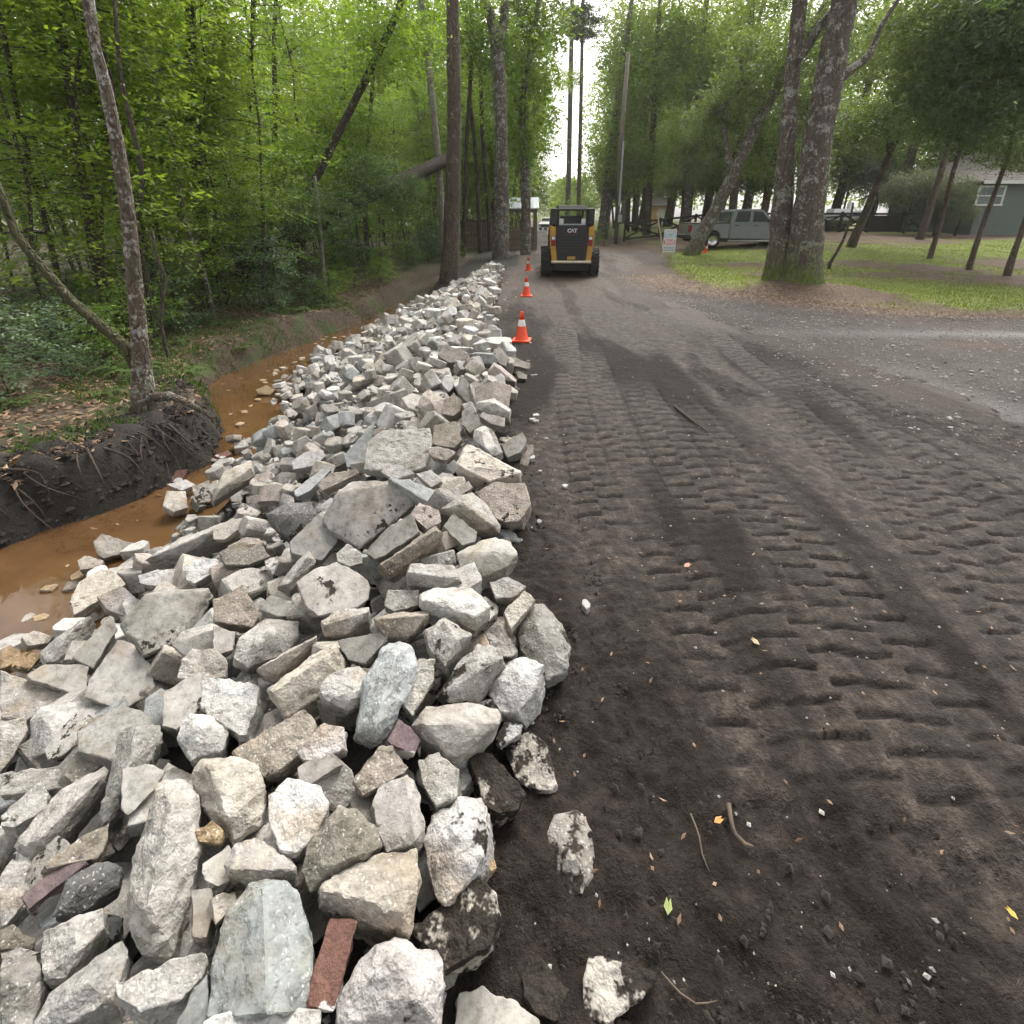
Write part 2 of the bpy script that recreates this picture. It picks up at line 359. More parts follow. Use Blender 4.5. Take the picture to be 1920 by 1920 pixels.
LAWN_X = lerp1([(0, 4.6), (13, 4.6), (17, 5.2), (22.8, 6.2), (26, 7.3), (40, 8.2), (80, 9.5)])

def Zg(x, y):
    """bare ground height"""
    x = np.asarray(x, float); y = np.asarray(y, float)
    wob = (fbm(x, y, .7, 3) - .5)
    ditch = 1 - sstep(14.5, 21, y)
    xl = XL(y) + (vnoise(x * 0, y, 2.2, 4) - .5) * .25; xr = XR(y)
    bed = np.interp(x, [0, 1], [0, 0])
    # embankment under the rubble, from the road edge down to the water
    t = np.clip((x - xr) / (XE(y) - .1 - xr), 0, 1)
    emb = -1.0 + .98 * np.interp(t, [0, .3, .6, .85, 1], [0, .3, .68, .93, 1])
    d = xl - x                                            # >0 on the left bank
    hb = .42 + .16 * vnoise(x * 0, y, .6, 9)
    bank = -1.0 + (WATER_Z + hb + 1.0) * sstep(-.18, .42, d) + .02 * np.clip(d, 0, 12)
    bank = bank + np.where(d > .05, wob * .22 * sstep(.05, .6, d), 0) + .12 * sstep(3, 9, d)
    z = np.where(x > xr, emb, np.where(d > -.2, bank, -1.0))
    z = np.where((x > xr) & (x < 0.2), emb, z)
    right = rise(x, y) + 0 * x
    z = np.where(x >= 0.2, right, z)
    flat = np.where(x < 0, wob * .12 - .03 * sstep(-.5, -3, x), right)
    return z * ditch + flat * (1 - ditch)

# ground sheet: forest floor, ditch and everything out to the horizon
xs = np.concatenate([-np.geomspace(9, 500, 42)[::-1], np.arange(-8.9, -2.6, .06), np.arange(-2.6, 1, .2), np.geomspace(1, 500, 46)])
ys = np.concatenate([[-60, -20, -6, -2, 0], np.arange(.6, 15, .07), np.geomspace(15, 900, 120)])
GX, GY = np.meshgrid(xs, ys); GZ = Zg(GX, GY)
near = (np.abs(GX) < 12) & (GY < 20) & (GX < -2.5)
GZ = GZ + np.where(near, (fbm(GX, GY, 5, 21, 4) - .5) * .07, 0)
dbank = XL(GY) - GX
clod = sstep(-.1, .1, dbank) * sstep(1.5, .7, dbank) * (.4 + .6 * sstep(6.4, 5.2, GY)) * sstep(15, 13, GY)
GZ = GZ + clod * ((fbm(GX, GY, 7, 31, 4) - .5) * .34 + (fbm(GX, GY, 15, 37, 2) - .5) * .09)
under = sstep(-.3, .2, GX) * np.where(GX < ROAD_R(GY) + 200, 1, 0) * sstep(.0, .4, GX - ROAD_L(GY) - .3)
GZ = GZ - .16 * under
def grid_faces(ny, nx):
    i = np.arange(ny * nx).reshape(ny, nx)
    return np.stack([i[:-1, :-1], i[:-1, 1:], i[1:, 1:], i[1:, :-1]], -1).reshape(-1, 4)
V = np.stack([GX, GY, GZ], -1).reshape(-1, 3)
me = mesh_np('ground', V, grid_faces(*GX.shape), True)
soil = np.maximum(sstep(-.3, .05, dbank) * sstep(1.05, .55, dbank) * sstep(6.6, 5.0, GY), sstep(.6, .1, dbank) * np.where(GY > 6.5, .3, .55))
soil = np.where(GX > XR(GY), .8, soil) * np.where(GX < .3, 1, 0)
attr(me, 'soil', soil.ravel())
link('ground', me, M['floor'], kind='structure', label='leaf covered forest floor with black ditch bank')

# muddy ditch water
wy = np.arange(.2, 19.01, .25); wl = XL(wy) - .35; wr = XR(wy) + .5
V = np.concatenate([np.stack([wl, wy, wy * 0 + WATER_Z], -1), np.stack([wr, wy, wy * 0 + WATER_Z], -1)]); n = len(wy)
me = mesh_np('ditch_water', V, [(i, n + i, n + i + 1, i + 1) for i in range(n - 1)], True)
link('ditch_water', me, M['water'], kind='structure', label='muddy orange brown water standing in the ditch')

# gravel beside the road
gx = np.concatenate([np.arange(2.0, 14, .12), np.geomspace(14, 40, 14)]); gy = np.concatenate([np.arange(.5, 20, .12), np.arange(20, 30, .4)])
AX, AY = np.meshgrid(gx, gy); AZ = rise(AX, AY) - .012 - .14 * sstep(.7, 1.3, ROAD_R(AY) - AX) + (fbm(AX, AY, 1.1, 40) - .5) * .05 + (fbm(AX, AY, 9, 43, 3) - .5) * .02
me = mesh_np('gravel_driveway', np.stack([AX, AY, AZ], -1).reshape(-1, 3), grid_faces(*AX.shape), True)
pale = np.exp(-(((AX - 8.0) / 2.6) ** 2 + ((AY - 8.35 + .05 * AX - .4) / .28) ** 2)) * (.35 + .9 * fbm(AX, AY, 2.5, 47))
pale = np.maximum(pale, .75 * np.exp(-((AX - 4.9 - .25 * (AY - 5.5) * 0) / .3) ** 2) * sstep(7.2, 5.2, AY) * fbm(AX, AY, 3, 53))
edge = LAWN_Y(AX) - AY
leafy = sstep(2.2, .2, edge) * sstep(-1, .4, edge) * (fbm(AX, AY, 1.4, 49) * 1.1 + .15) * sstep(9.8, 6.2, AX)
leafy = np.maximum(leafy, sstep(12.5, 15, AY) * sstep(6.5, 4.5, AX) * (.35 + .7 * fbm(AX, AY, 1.3, 50)))
leafy = np.maximum(leafy, np.exp(-(((AX - 7.0) / .5) ** 2 + ((AY - 7.6) / .22) ** 2)) * .9)
attr(me, 'pale', np.clip(pale, 0, 1).ravel()); attr(me, 'leafy', np.clip(leafy, 0, 1).ravel())
link('gravel_driveway', me, M['gravel'], kind='structure', label='pale grey gravel turnout between dirt road and lawn')

# lawn
lx = np.concatenate([np.arange(4.0, 22, .14), np.geomspace(22, 120, 36)]); ly = np.concatenate([np.arange(8, 26, .14), np.geomspace(26, 130, 50)])
BX, BY = np.meshgrid(lx, ly)
din = np.minimum(BY - LAWN_Y(BX), (BX - LAWN_X(BY)) * 1.0) + (fbm(BX, BY, 1.3, 60) - .5) * 1.1
mound = .22 * np.exp(-((BX - 7.4) ** 2 + (BY - 13.8) ** 2) / 2.2)
BZ = rise(BX, BY) + .03 - .13 * sstep(.35, -.25, din) + (fbm(BX, BY, .5, 61) - .5) * .12 * sstep(0, 1.5, din) + mound + (fbm(BX, BY, 6, 64, 3) - .5) * .03
me = mesh_np('lawn', np.stack([BX, BY, BZ], -1).reshape(-1, 3), grid_faces(*BX.shape), True)
def lawn_green(x, y):
    g = fbm(x, y, .5, 70) * 1.7 - .26
    g = g + .35 * np.exp(-((x - 10.5) / 3.2) ** 2 - ((y - 13.2) / 1.8) ** 2) + .45 * sstep(12, 20, x) * np.exp(-((y - 23.5 - .12 * (x - 14)) / 2.4) ** 2)
    g = g - .55 * np.exp(-((y - 31.5) / 3.0) ** 2) - .6 * np.exp(-((x - 15.8) / 2.6) ** 2 - ((y - 15.2) / 2.0) ** 2)
    g = g - .6 * np.exp(-((x - 6.9) ** 2 + (y - 13.0) ** 2) / 2.4) + .7 * sstep(26, 30, x) * sstep(36, 28, y)
    return np.clip(g, 0, 1)
attr(me, 'green', (lawn_green(BX, BY) * sstep(.0, .8, din)).ravel())
link('lawn', me, M['lawn'], kind='structure', label='patchy green lawn with brown needle litter')
def lawn_z(x, y):
    return float(rise(x, y) + .03 + (fbm(np.array(x), np.array(y), .5, 61) - .5) * .12 + .22 * math.exp(-((x - 7.4) ** 2 + (y - 13.8) ** 2) / 2.2))

# the dirt road, tyre lugs pressed into it
ry = [.25]
while ry[-1] < 300: ry.append(ry[-1] + max(.0125, .0052 * ry[-1] if ry[-1] < 12 else .02 * ry[-1]))
ry = np.array(ry); ss = np.linspace(0, 1, 430)
RX = ROAD_L(ry)[:, None] + (ROAD_R(ry) - ROAD_L(ry))[:, None] * ss[None]; RY = np.repeat(ry[:, None], len(ss), 1)
wid = (ROAD_R(ry) - ROAD_L(ry))[:, None]
dl = ss[None] * wid; dr = (1 - ss[None]) * wid
def road_base(x, y):
    return (fbm(x, y, .8, 80) - .5) * .07 + (fbm(x * 2.2, y * .45, 1.3, 83) - .5) * .05
RZ = road_base(RX, RY) + .012
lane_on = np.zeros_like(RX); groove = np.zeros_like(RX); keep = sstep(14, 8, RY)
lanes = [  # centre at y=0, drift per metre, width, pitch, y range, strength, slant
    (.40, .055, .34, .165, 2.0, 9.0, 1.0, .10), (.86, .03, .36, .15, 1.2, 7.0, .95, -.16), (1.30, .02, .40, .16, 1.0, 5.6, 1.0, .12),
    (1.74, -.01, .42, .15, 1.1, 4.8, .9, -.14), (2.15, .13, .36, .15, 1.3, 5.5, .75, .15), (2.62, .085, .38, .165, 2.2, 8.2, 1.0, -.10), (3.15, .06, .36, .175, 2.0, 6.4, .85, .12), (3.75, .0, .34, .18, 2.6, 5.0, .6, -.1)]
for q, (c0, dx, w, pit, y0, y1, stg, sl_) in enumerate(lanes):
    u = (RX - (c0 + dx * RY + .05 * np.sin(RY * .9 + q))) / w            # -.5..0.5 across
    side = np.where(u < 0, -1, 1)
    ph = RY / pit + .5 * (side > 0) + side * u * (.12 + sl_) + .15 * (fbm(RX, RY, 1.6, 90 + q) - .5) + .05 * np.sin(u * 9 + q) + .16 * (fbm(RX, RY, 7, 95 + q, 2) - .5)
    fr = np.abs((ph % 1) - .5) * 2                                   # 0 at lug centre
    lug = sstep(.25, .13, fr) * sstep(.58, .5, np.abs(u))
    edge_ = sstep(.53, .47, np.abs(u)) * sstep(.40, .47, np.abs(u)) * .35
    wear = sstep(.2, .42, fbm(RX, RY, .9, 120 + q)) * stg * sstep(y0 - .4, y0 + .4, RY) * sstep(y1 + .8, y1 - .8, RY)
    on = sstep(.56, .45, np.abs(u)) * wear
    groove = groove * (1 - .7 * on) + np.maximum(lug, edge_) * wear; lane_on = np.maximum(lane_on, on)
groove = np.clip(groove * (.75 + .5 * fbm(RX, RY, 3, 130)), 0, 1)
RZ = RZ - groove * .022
loose = (1 - .75 * lane_on) * np.clip(sstep(.75, .2, RX + .18 * RY - .25) + sstep(1.35, .9, RY) + .8 * sstep(.62, .72, fbm(RX * 1.6, RY * .55, .8, 140)), 0, 1) * sstep(16, 9, RY)
RZ = RZ + loose * ((fbm(RX, RY, 9, 150, 4) - .5) * .07 + (fbm(RX, RY, 34, 155, 2) - .5) * .022) + (fbm(RX, RY, 20, 158, 3) - .5) * (.012 - .008 * lane_on)
# big churned ridges in the foreground
RZ = RZ + sstep(2.2, 1.2, RY) * (fbm(RX * 1.2 + RY * .8, RY * 1.1 - RX * .5, 2.4, 161, 3) - .5) * .09
ridge = sstep(.35, 0, np.abs(RX - 4.75 - .15 * np.sin(RY))) * sstep(9, 6, RY) * .03
RZ = RZ + ridge * fbm(RX, RY, 5, 170)
RZ = RZ - .17 * sstep(.5, .0, dl + (fbm(RX, RY, 1.6, 165) - .5) * .5) * sstep(20, 23, RY) - .10 * sstep(.55, .05, dr + (fbm(RX, RY, 1.8, 166) - .5) * .8 + (fbm(RX, RY, 9, 167) - .5) * .6)
RZ = RZ - .5 * sstep(-.3, -.6, RX) * sstep(22, 19, RY)
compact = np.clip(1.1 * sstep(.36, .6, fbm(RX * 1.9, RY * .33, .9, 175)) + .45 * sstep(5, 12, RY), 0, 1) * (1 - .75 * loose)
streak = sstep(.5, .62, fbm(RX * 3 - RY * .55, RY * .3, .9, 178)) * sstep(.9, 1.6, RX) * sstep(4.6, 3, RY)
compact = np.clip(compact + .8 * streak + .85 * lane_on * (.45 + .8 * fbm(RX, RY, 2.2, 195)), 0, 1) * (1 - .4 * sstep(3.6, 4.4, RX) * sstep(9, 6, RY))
leafy = sstep(9, 15, RY) * (.3 + .7 * fbm(RX, RY, 1.5, 180)) * sstep(70, 25, RY)
me = mesh_np('dirt_road', np.stack([RX, RY, RZ], -1).reshape(-1, 3), grid_faces(*RX.shape), True)
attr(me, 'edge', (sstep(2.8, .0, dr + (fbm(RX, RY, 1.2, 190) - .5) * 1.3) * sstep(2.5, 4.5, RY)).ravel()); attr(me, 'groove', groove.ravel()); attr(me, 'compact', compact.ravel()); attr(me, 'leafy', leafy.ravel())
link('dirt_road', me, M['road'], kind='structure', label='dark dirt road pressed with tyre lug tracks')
def road_z(x, y): return float(road_base(np.array(x), np.array(y)) + .012)
# ------------------------------------------------------------------ rubble pile
PROF = ([0, .25, .5, .7, .85, .95, 1], [-.70, -.42, -.1, .16, .29, .2, .05])
def Zs(x, y):
    t = np.clip((x - XR(y)) / (XE(y) - XR(y)), 0, 1)
    z = np.interp(t, *PROF) + (fbm(np.asarray(x), np.asarray(y), .9, 200) - .5) * .16
    return z
STY = dict(s=(.475, .46, .43), b=(.42, .445, .455), r=(.48, .468, .445), w=(.62, .615, .605), c=(.54, .51, .455), p=(.49, .435, .395), y=(.40, .30, .18), 
           o=(.265, .25, .215), k=(.2, .2, .2), B=(.21, .10, .075), P=(.17, .125, .13), g=(.36, .355, .335), n=(.35, .31, .265))

STY = {k: tuple(c * .68 for c in v) for k, v in STY.items()}
def hull_bm(pts):
    bm = bmesh.new()
    for p in pts: bm.verts.new(p)
    r = bmesh.ops.convex_hull(bm, input=bm.verts)
    junk = [e for e in set(r['geom_interior'] + r['geom_unused']) if isinstance(e, bmesh.types.BMVert)]
    if junk: bmesh.ops.delete(bm, geom=junk, context='VERTS')
    bmesh.ops.dissolve_limit(bm, angle_limit=.12, verts=bm.verts, edges=bm.edges)
    return bm
def finish_rock(bm, n, size, L, sd, smooth_amt=1.0, disp=1.0):
    """bevel, subdivide and roughen a hull; returns mesh with smooth_face attribute"""
    bmesh.ops.bevel(bm, geom=list(bm.edges), offset=size * .022, segments=1, affect='EDGES', profile=.5, clamp_overlap=True)
    bmesh.ops.triangulate(bm, faces=bm.faces)
    for _ in range(4):
        es = [e for e in bm.edges if e.calc_length() > L * 1.5]
        if not es: break
        bmesh.ops.subdivide_edges(bm, edges=es, cuts=1); bmesh.ops.triangulate(bm, faces=[f for f in bm.faces if len(f.verts) > 3])
    bm.normal_update(); n = Vector(n)
    off = Vector((sd * 3.7, sd * 1.9, sd * .7)); new = []
    for v in bm.verts:
        flat = max(0, min(1, (v.normal.dot(n) - .8) / .15)) * smooth_amt if n.length > 0 else 0
        a = (1 - .8 * flat) * disp
        q = v.co + off
        d = .02 * size * mnoise.noise(q * (2.2 / size)) + .017 * size * mnoise.noise(q * (6 / size)) + .006 * mnoise.noise(q * 24) + .006 * mnoise.noise(q * 60)
        new.append(v.co + v.normal * d * a)
    for v, c in zip(bm.verts, new): v.co = c
    bm.normal_update()
    me = bpy.data.meshes.new('concrete_chunk')
    sm = [max(0, min(1, (f.normal.dot(n) - .72) / .2)) * smooth_amt if n.length > 0 else 0 for f in bm.faces]
    bm.to_mesh(me); bm.free()
    attr(me, 'smooth_face', sm, 'FACE'); attr(me, 'tint', np.ones((len(me.polygons), 4)), 'FACE')
    me.polygons.foreach_set('use_smooth', [True] * len(me.polygons)); me.set_sharp_from_angle(angle=.42); me.materials.append(M['rock'])
    return me

CROPS = dict(A=(0, 1200, 700 / 1867), B=(560, 1200, 720 / 1920), C=(400, 760, 700 / 1920), E=(0, 560, 760 / 1920), F=(760, 600, 360 / 1920))
# crop, outline, style, soil, thickness, ridge points, label
HAND = [
 ('A', [(0,150),(60,165),(390,285),(330,300),(190,330),(130,400),(0,390)], 'r', .1, .16, [], 'long pale concrete chunk at the left edge, above the brown stained chunk'),
 ('A', [(150,400),(200,330),(530,295),(570,345),(340,540),(160,590)], 'w', .05, .15, [(220,400),(330,520)], 'whitish angular chunk with a grey shaded side, touching the brown stained chunk'),
 ('A', [(400,450),(430,395),(500,370),(630,360),(655,410),(580,470),(370,530)], 'n', .15, .1, [], 'brown stained chunk lying on a white chunk at left'),
 ('A', [(0,400),(130,395),(140,450),(60,590),(0,660)], 'r', .1, .12, [], None),
 ('A', [(590,0),(650,10),(760,130),(765,250),(640,340),(560,340),(425,285),(440,200)], 's', .05, .12, [], 'flat pentagonal concrete slab with a small rusty spot near its top'),
 ('A', [(130,170),(230,120),(440,120),(430,260),(380,270),(140,190)], 's', .05, .1, [], 'smooth low slab left of the pentagonal slab with a rusty spot'),
 ('A', [(820,260),(1000,150),(1020,300),(950,400),(880,450),(810,430)], 's', .3, .12, [], 'beige chunk with one black tar patch on its face'),
 ('A', [(910,100),(960,45),(1080,40),(1140,120),(1130,190),(1000,200),(880,190)], 'r', .1, .12, [], None),
 ('A', [(1010,200),(1140,190),(1300,230),(1280,330),(1230,480),(1190,480),(1120,380),(1000,340)], 'w', .0, .14, [], 'white rough chunk narrowing to a point, right of the chunk with black tar patch'),
 ('A', [(910,400),(950,365),(1080,370),(1145,450),(1120,550),(960,600),(885,490)], 'w', .05, .15, [(1000,440)], 'rounded whitish chunk with curved grooves above the tan speckled block'),
 ('A', [(600,460),(660,430),(800,420),(810,500),(740,600),(580,880),(510,920),(500,850)], 'g', .05, .14, [(680,435),(640,640)], 'long grey slab standing on edge behind the tall green grey slab'),
 ('A', [(610,640),(740,620),(830,650),(760,760),(640,880),(610,840)], 's', .05, .12, [], 'smooth beige block wedged between two standing slabs'),
 ('A', [(65,1020),(300,750),(530,620),(550,650),(530,720),(240,1060),(150,1090),(70,1050)], 'r', .0, .12, [(190,1000),(480,710)], 'long narrow pale slab pointing down left, above the purple brick'),
 ('A', [(0,880),(200,700),(250,760),(230,840),(70,940),(0,930)], 'r', .0, .12, [], None),
 ('A', [(0,670),(300,630),(320,740),(120,730),(0,780)], 'r', .1, .1, [], None),
 ('A', [(210,1130),(390,990),(550,910),(540,990),(490,1090),(240,1140)], 'n', .25, .12, [], 'rust stained tan block behind the purple brick'),
 ('A', [(105,1280),(390,1040),(440,1110),(140,1350)], 'P', .05, .09, [], 'purple grey brick with cream mortar bits lying aslant at left'),
 ('A', [(260,1390),(330,1200),(480,1115),(620,1130),(590,1240),(430,1350)], 'k', .1, .15, [(420,1230)], 'dark charcoal speckled lump beneath the purple brick'),
 ('A', [(200,1560),(210,1460),(420,1370),(515,1340),(520,1440),(330,1700),(215,1690)], 'r', .0, .14, [(370,1400),(390,1560)], 'speckled block with one smooth blue grey side, below the charcoal lump'),
 ('A', [(780,730),(830,700),(930,705),(990,790),(1000,1050),(920,1400),(870,1590),(780,1610),(680,1550),(630,1340),(640,1180)], 'r', .0, .2, [(860,830),(740,1330)], 'tall slab standing on edge with a smooth green grey left face'),
 ('A', [(955,680),(1000,590),(1180,580),(1290,620),(1330,750),(1310,930),(1170,1020),(1000,830)], 'c', .12, .18, [(1050,640),(1130,870)], 'large tan speckled block right of the tall slab standing on edge'),
 ('A', [(1340,770),(1440,690),(1580,720),(1650,800),(1600,950),(1480,1070),(1400,1050),(1340,900)], 'w', .22, .18, [], 'white block with tiny dark pits beside the tan speckled block'),
 ('A', [(1120,1130),(1180,1020),(1280,990),(1400,1040),(1490,1130),(1480,1180),(1250,1220),(1140,1180)], 'r', .0, .14, [(1150,1150),(1460,1150)], 'low speckled wedge above the biggest bottom slab'),
 ('A', [(1010,1120),(1140,1030),(1180,1060),(1130,1140),(1150,1200),(1090,1235),(1020,1200)], 's', .1, .1, [], None),
 ('A', [(1110,1410),(1230,1230),(1330,1190),(1450,1200),(1510,1300),(1570,1560),(1530,1860),(1040,1890),(1050,1650)], 'b', .0, .22, [(1320,1230),(1320,1640),(1340,1880)], 'biggest slab at the bottom, blue grey face with a lighter right side'),
 ('A', [(570,1710),(700,1660),(1000,1560),(1040,1600),(1000,1700),(900,1800),(700,1860),(580,1790)], 'r', .2, .15, [], 'long speckled slab with a dark patch at its right end, near the bottom'),
 ('A', [(170,1920),(240,1770),(470,1640),(620,1480),(640,1560),(580,1700),(570,1800),(450,1860),(300,1940)], 'g', .1, .16, [(440,1720)], 'olive grey rough block in the bottom left, leaning up to the right'),
 ('A', [(0,1640),(170,1580),(235,1640),(220,1740),(150,1940),(0,1960)], 'g', .0, .2, [(0,1700),(190,1640)], 'smooth greenish grey block in the bottom left corner'),
 ('A', [(0,1560),(100,1540),(200,1560),(80,1620),(0,1650)], 'w', .0, .1, [], None),
 ('A', [(0,1170),(60,1090),(140,1110),(110,1330),(30,1430),(0,1430)], 'r', .0, .14, [], None),
 ('A', [(1010,1910),(1200,1840),(1330,1830),(1600,1850),(1610,1990),(1000,2000)], 'w', .1, .12, [], 'white chunk cut off by the bottom edge below the biggest slab'),
 ('A', [(870,1940),(960,1780),(1040,1660),(1040,1890),(1030,1980),(900,1990)], 'b', .0, .1, [], 'smooth blue grey sliver left of the biggest bottom slab'),
 ('A', [(1650,1390),(1790,1400),(1720,1700),(1670,1870),(1545,1830),(1550,1700)], 'B', .0, .1, [], 'red brick with a pale mortar band beside the biggest bottom slab'),
 ('A', [(980,960),(1060,900),(1120,950),(1100,1020),(990,1010)], 'y', .05, .08, [], None),
 ('A', [(960,1250),(1060,1230),(1060,1380),(1030,1490),(960,1480)], 'g', .1, .1, [], None),
 ('A', [(1050,1290),(1180,1250),(1190,1320),(1080,1420)], 'r', .0, .1, [], None),
 ('A', [(0,1450),(60,1430),(170,1500),(160,1550),(0,1545)], 'o', .05, .1, [], None),
 ('A', [(320,680),(360,560),(480,540),(580,570),(520,620),(370,720)], 'o', .1, .1, [], None),
 ('A', [(1335,250),(1600,50),(1680,10),(1730,100),(1720,180),(1480,370),(1420,380)], 'c', .1, .16, [(1360,262),(1560,120),(1690,40)], 'tan block with a smooth blue grey top edge, left of the long blue slab'),
 ('A', [(1160,560),(1340,440),(1520,350),(1580,400),(1560,520),(1420,640),(1320,690),(1250,620)], 'n', .35, .14, [], 'brown stained chunk above the tan speckled block'),
 ('A', [(1480,560),(1620,410),(1720,440),(1720,540),(1600,610),(1510,600)], 'r', .2, .12, [], None),
 ('B', [(330,200),(410,40),(500,0),(570,20),(600,120),(580,220),(470,400),(430,510),(370,530),(290,460),(310,320)], 'b', .0, .16, [(490,70),(440,240),(380,450)], 'long blue grey slab standing in the middle of the pile with a rough right side'),
 ('B', [(100,240),(150,170),(300,130),(340,170),(310,330),(250,360),(120,290)], 'w', .05, .14, [(300,260)], 'white chunk directly left of the long blue slab'),
 ('B', [(520,330),(600,90),(680,100),(680,200),(600,330),(570,380)], 'r', .1, .12, [], 'upright beige chunk directly right of the long blue slab'),
 ('B', [(680,290),(800,110),(900,20),(1000,30),(1020,90),(940,200),(880,300),(740,320),(700,310)], 'r', .5, .16, [(900,150)], 'speckled block with brown soil spread over its top'),
 ('B', [(940,200),(1050,100),(1110,80),(1230,120),(1190,230),(1100,370),(1010,360),(950,270)], 'w', .05, .18, [(1100,180)], 'white wedge at the road edge below the big grey boulder'),
 ('B', [(560,430),(630,330),(850,310),(1000,350),(1015,400),(970,500),(800,600),(740,580),(680,500)], 's', .05, .16, [(620,420),(900,400),(1000,410)], 'cream slab with a whitish broken top edge, right of the long blue slab'),
 ('B', [(440,500),(500,400),(560,430),(610,500),(580,570),(460,520)], 'P', .1, .1, [], 'purple brick half tucked under the cream slab'),
 ('B', [(1030,560),(1060,500),(1160,455),(1240,520),(1290,720),(1260,755),(1140,740),(1080,680)], 'c', .85, .16, [], 'cream stone splashed with black soil at the road edge'),
 ('B', [(980,500),(1030,410),(1120,420),(1110,470),(1010,530)], 'w', .7, .1, [], None),
 ('B', [(850,600),(900,560),(960,560),(1000,600),(1140,770),(1100,850),(1000,870),(940,830),(900,720)], 'n', 1.1, .14, [], 'brown stone heaped with black soil at the pile edge'),
 ('B', [(270,700),(400,530),(470,530),(550,640),(520,670),(400,720),(320,780)], 'n', .3, .14, [], 'brown edged chunk left of the cream slab underside'),
 ('B', [(365,820),(400,720),(540,670),(600,760),(635,900),(620,1010),(440,1060),(400,960)], 's', .05, .18, [(535,690),(550,860),(590,1010)], 'smooth rounded pale block left of the black spotted white stone'),
 ('B', [(600,600),(700,560),(800,650),(790,780),(690,830),(620,720)], 'r', .25, .14, [], None),
 ('B', [(625,1000),(660,880),(800,790),(920,780),(940,900),(930,1080),(860,1200),(740,1320),(680,1290),(640,1130)], 'w', .55, .2, [(800,980)], 'white pointed stone with black soil spots at the edge of the pile'),
 ('B', [(95,1250),(180,1160),(400,1080),(590,1040),(610,1200),(560,1470),(520,1475),(280,1400),(110,1310)], 'c', .38, .16, [(120,1250),(510,1360),(600,1210)], 'cream triangular slab with grey stain above the red brick'),
 ('B', [(10,1160),(60,1000),(200,830),(280,840),(390,930),(420,1030),(260,1110),(180,1170),(60,1260)], 'o', .05, .18, [(230,900),(170,1130)], 'olive grey pair of joined slabs above the cream triangular slab'),
 ('B', [(560,1440),(700,1330),(900,1180),(990,1270),(1010,1370),(960,1530),(730,1660),(720,1560)], 'c', .95, .18, [], 'large stone buried in black soil with a tan lower edge'),
 ('B', [(180,1940),(200,1800),(310,1600),(380,1510),(480,1490),(690,1560),(725,1600),(720,1960)], 'w', .5, .24, [(470,1560),(600,1800)], 'big white block with black soil smears at the bottom centre'),
 ('B', [(775,1940),(800,1760),(920,1750),(1060,1800),(1200,1900),(1200,1990),(780,1990)], 's', .15, .16, [], 'pale rounded block cut off by the bottom edge, right of the big white block'),
 ('B', [(1110,1680),(1170,1570),(1260,1640),(1360,1750),(1370,1870),(1280,1910),(1180,1860),(1130,1780)], 'w', .9, .16, [], 'white flecked stone half sunk in black soil at the bottom'),
 ('B', [(1430,1700),(1450,1570),(1480,1650),(1640,1720),(1790,1660),(1770,1740),(1620,1840),(1560,1920),(1420,1900)], 'c', .9, .16, [], 'rightmost stone at the bottom, soil filling its hollow top'),
 ('B', [(1240,960),(1280,870),(1380,850),(1440,880),(1480,1020),(1475,1190),(1420,1270),(1330,1295),(1280,1180)], 'r', .82, .18, [(1370,1080)], 'lone oval stone with a black soil cap lying out on the dirt'),
 ('B', [(930,1120),(975,1100),(985,1140),(940,1170)], 'y', .1, .06, [], None),
 ('B', [(1190,780),(1250,765),(1275,810),(1215,825)], 'w', .6, .06, [], None),
 ('B', [(0,640),(60,600),(180,590),(220,620),(110,680),(60,720),(0,700)], 'g', .3, .1, [], None),
 ('C', [(560,580),(640,440),(720,390),(980,390),(1040,450),(1040,510),(780,690),(750,735),(590,640)], 's', .02, .16, [(640,445),(980,395)], 'largest smooth beige slab with a thick broken edge on its right'),
 ('C', [(775,760),(900,620),(1020,560),(1060,650),(900,760),(830,790)], 'g', .15, .12, [], 'rough grey chunk leaning under the largest beige slab'),
 ('C', [(840,840),(1000,720),(1140,620),(1185,660),(1130,730),(900,885)], 'n', .1, .11, [(860,820),(1140,640)], 'narrow speckled slab, second one under the largest beige slab'),
 ('C', [(1060,500),(1160,540),(1170,600),(1100,640),(1010,560)], 'p', .1, .12, [], None),
 ('C', [(425,910),(520,840),(640,805),(790,890),(810,930),(800,1000),(740,1040),(540,1085),(480,1040)], 's', .02, .12, [], 'flat grey hexagonal slab in the middle of the pile'),
 ('C', [(1060,970),(1130,940),(1330,935),(1420,1030),(1420,1080),(1350,1155),(1120,1080),(1060,1040)], 'w', .0, .14, [(1075,1000),(1345,1090),(1420,1035)], 'bright lilac white slab, the whitest piece of the pile'),
 ('C', [(1250,290),(1300,200),(1340,210),(1580,340),(1570,380),(1430,420),(1400,400),(1240,340)], 'c', .05, .14, [(1260,310),(1420,390),(1575,350)], 'cream slab pointing at the road, beside a thin plank like piece'),
 ('C', [(1350,450),(1440,390),(1600,400),(1635,510),(1580,590),(1500,605),(1420,560)], 'p', .12, .18, [], 'pinkish white block sticking out onto the tyre tracks'),
 ('C', [(1170,530),(1260,470),(1330,445),(1390,490),(1480,620),(1470,660),(1370,650),(1250,570)], 'r', .1, .16, [(1290,510),(1440,620)], 'speckled grey block between the beige slab and the pinkish block'),
 ('C', [(1180,620),(1230,560),(1360,650),(1350,700),(1280,720)], 'g', .1, .12, [], None),
 ('C', [(1250,760),(1380,690),(1450,675),(1530,700),(1565,770),(1510,830),(1390,870),(1310,920),(1270,870)], 's', .05, .16, [(1420,750)], 'block with a blue grey scoop and yellowish right end near the road'),
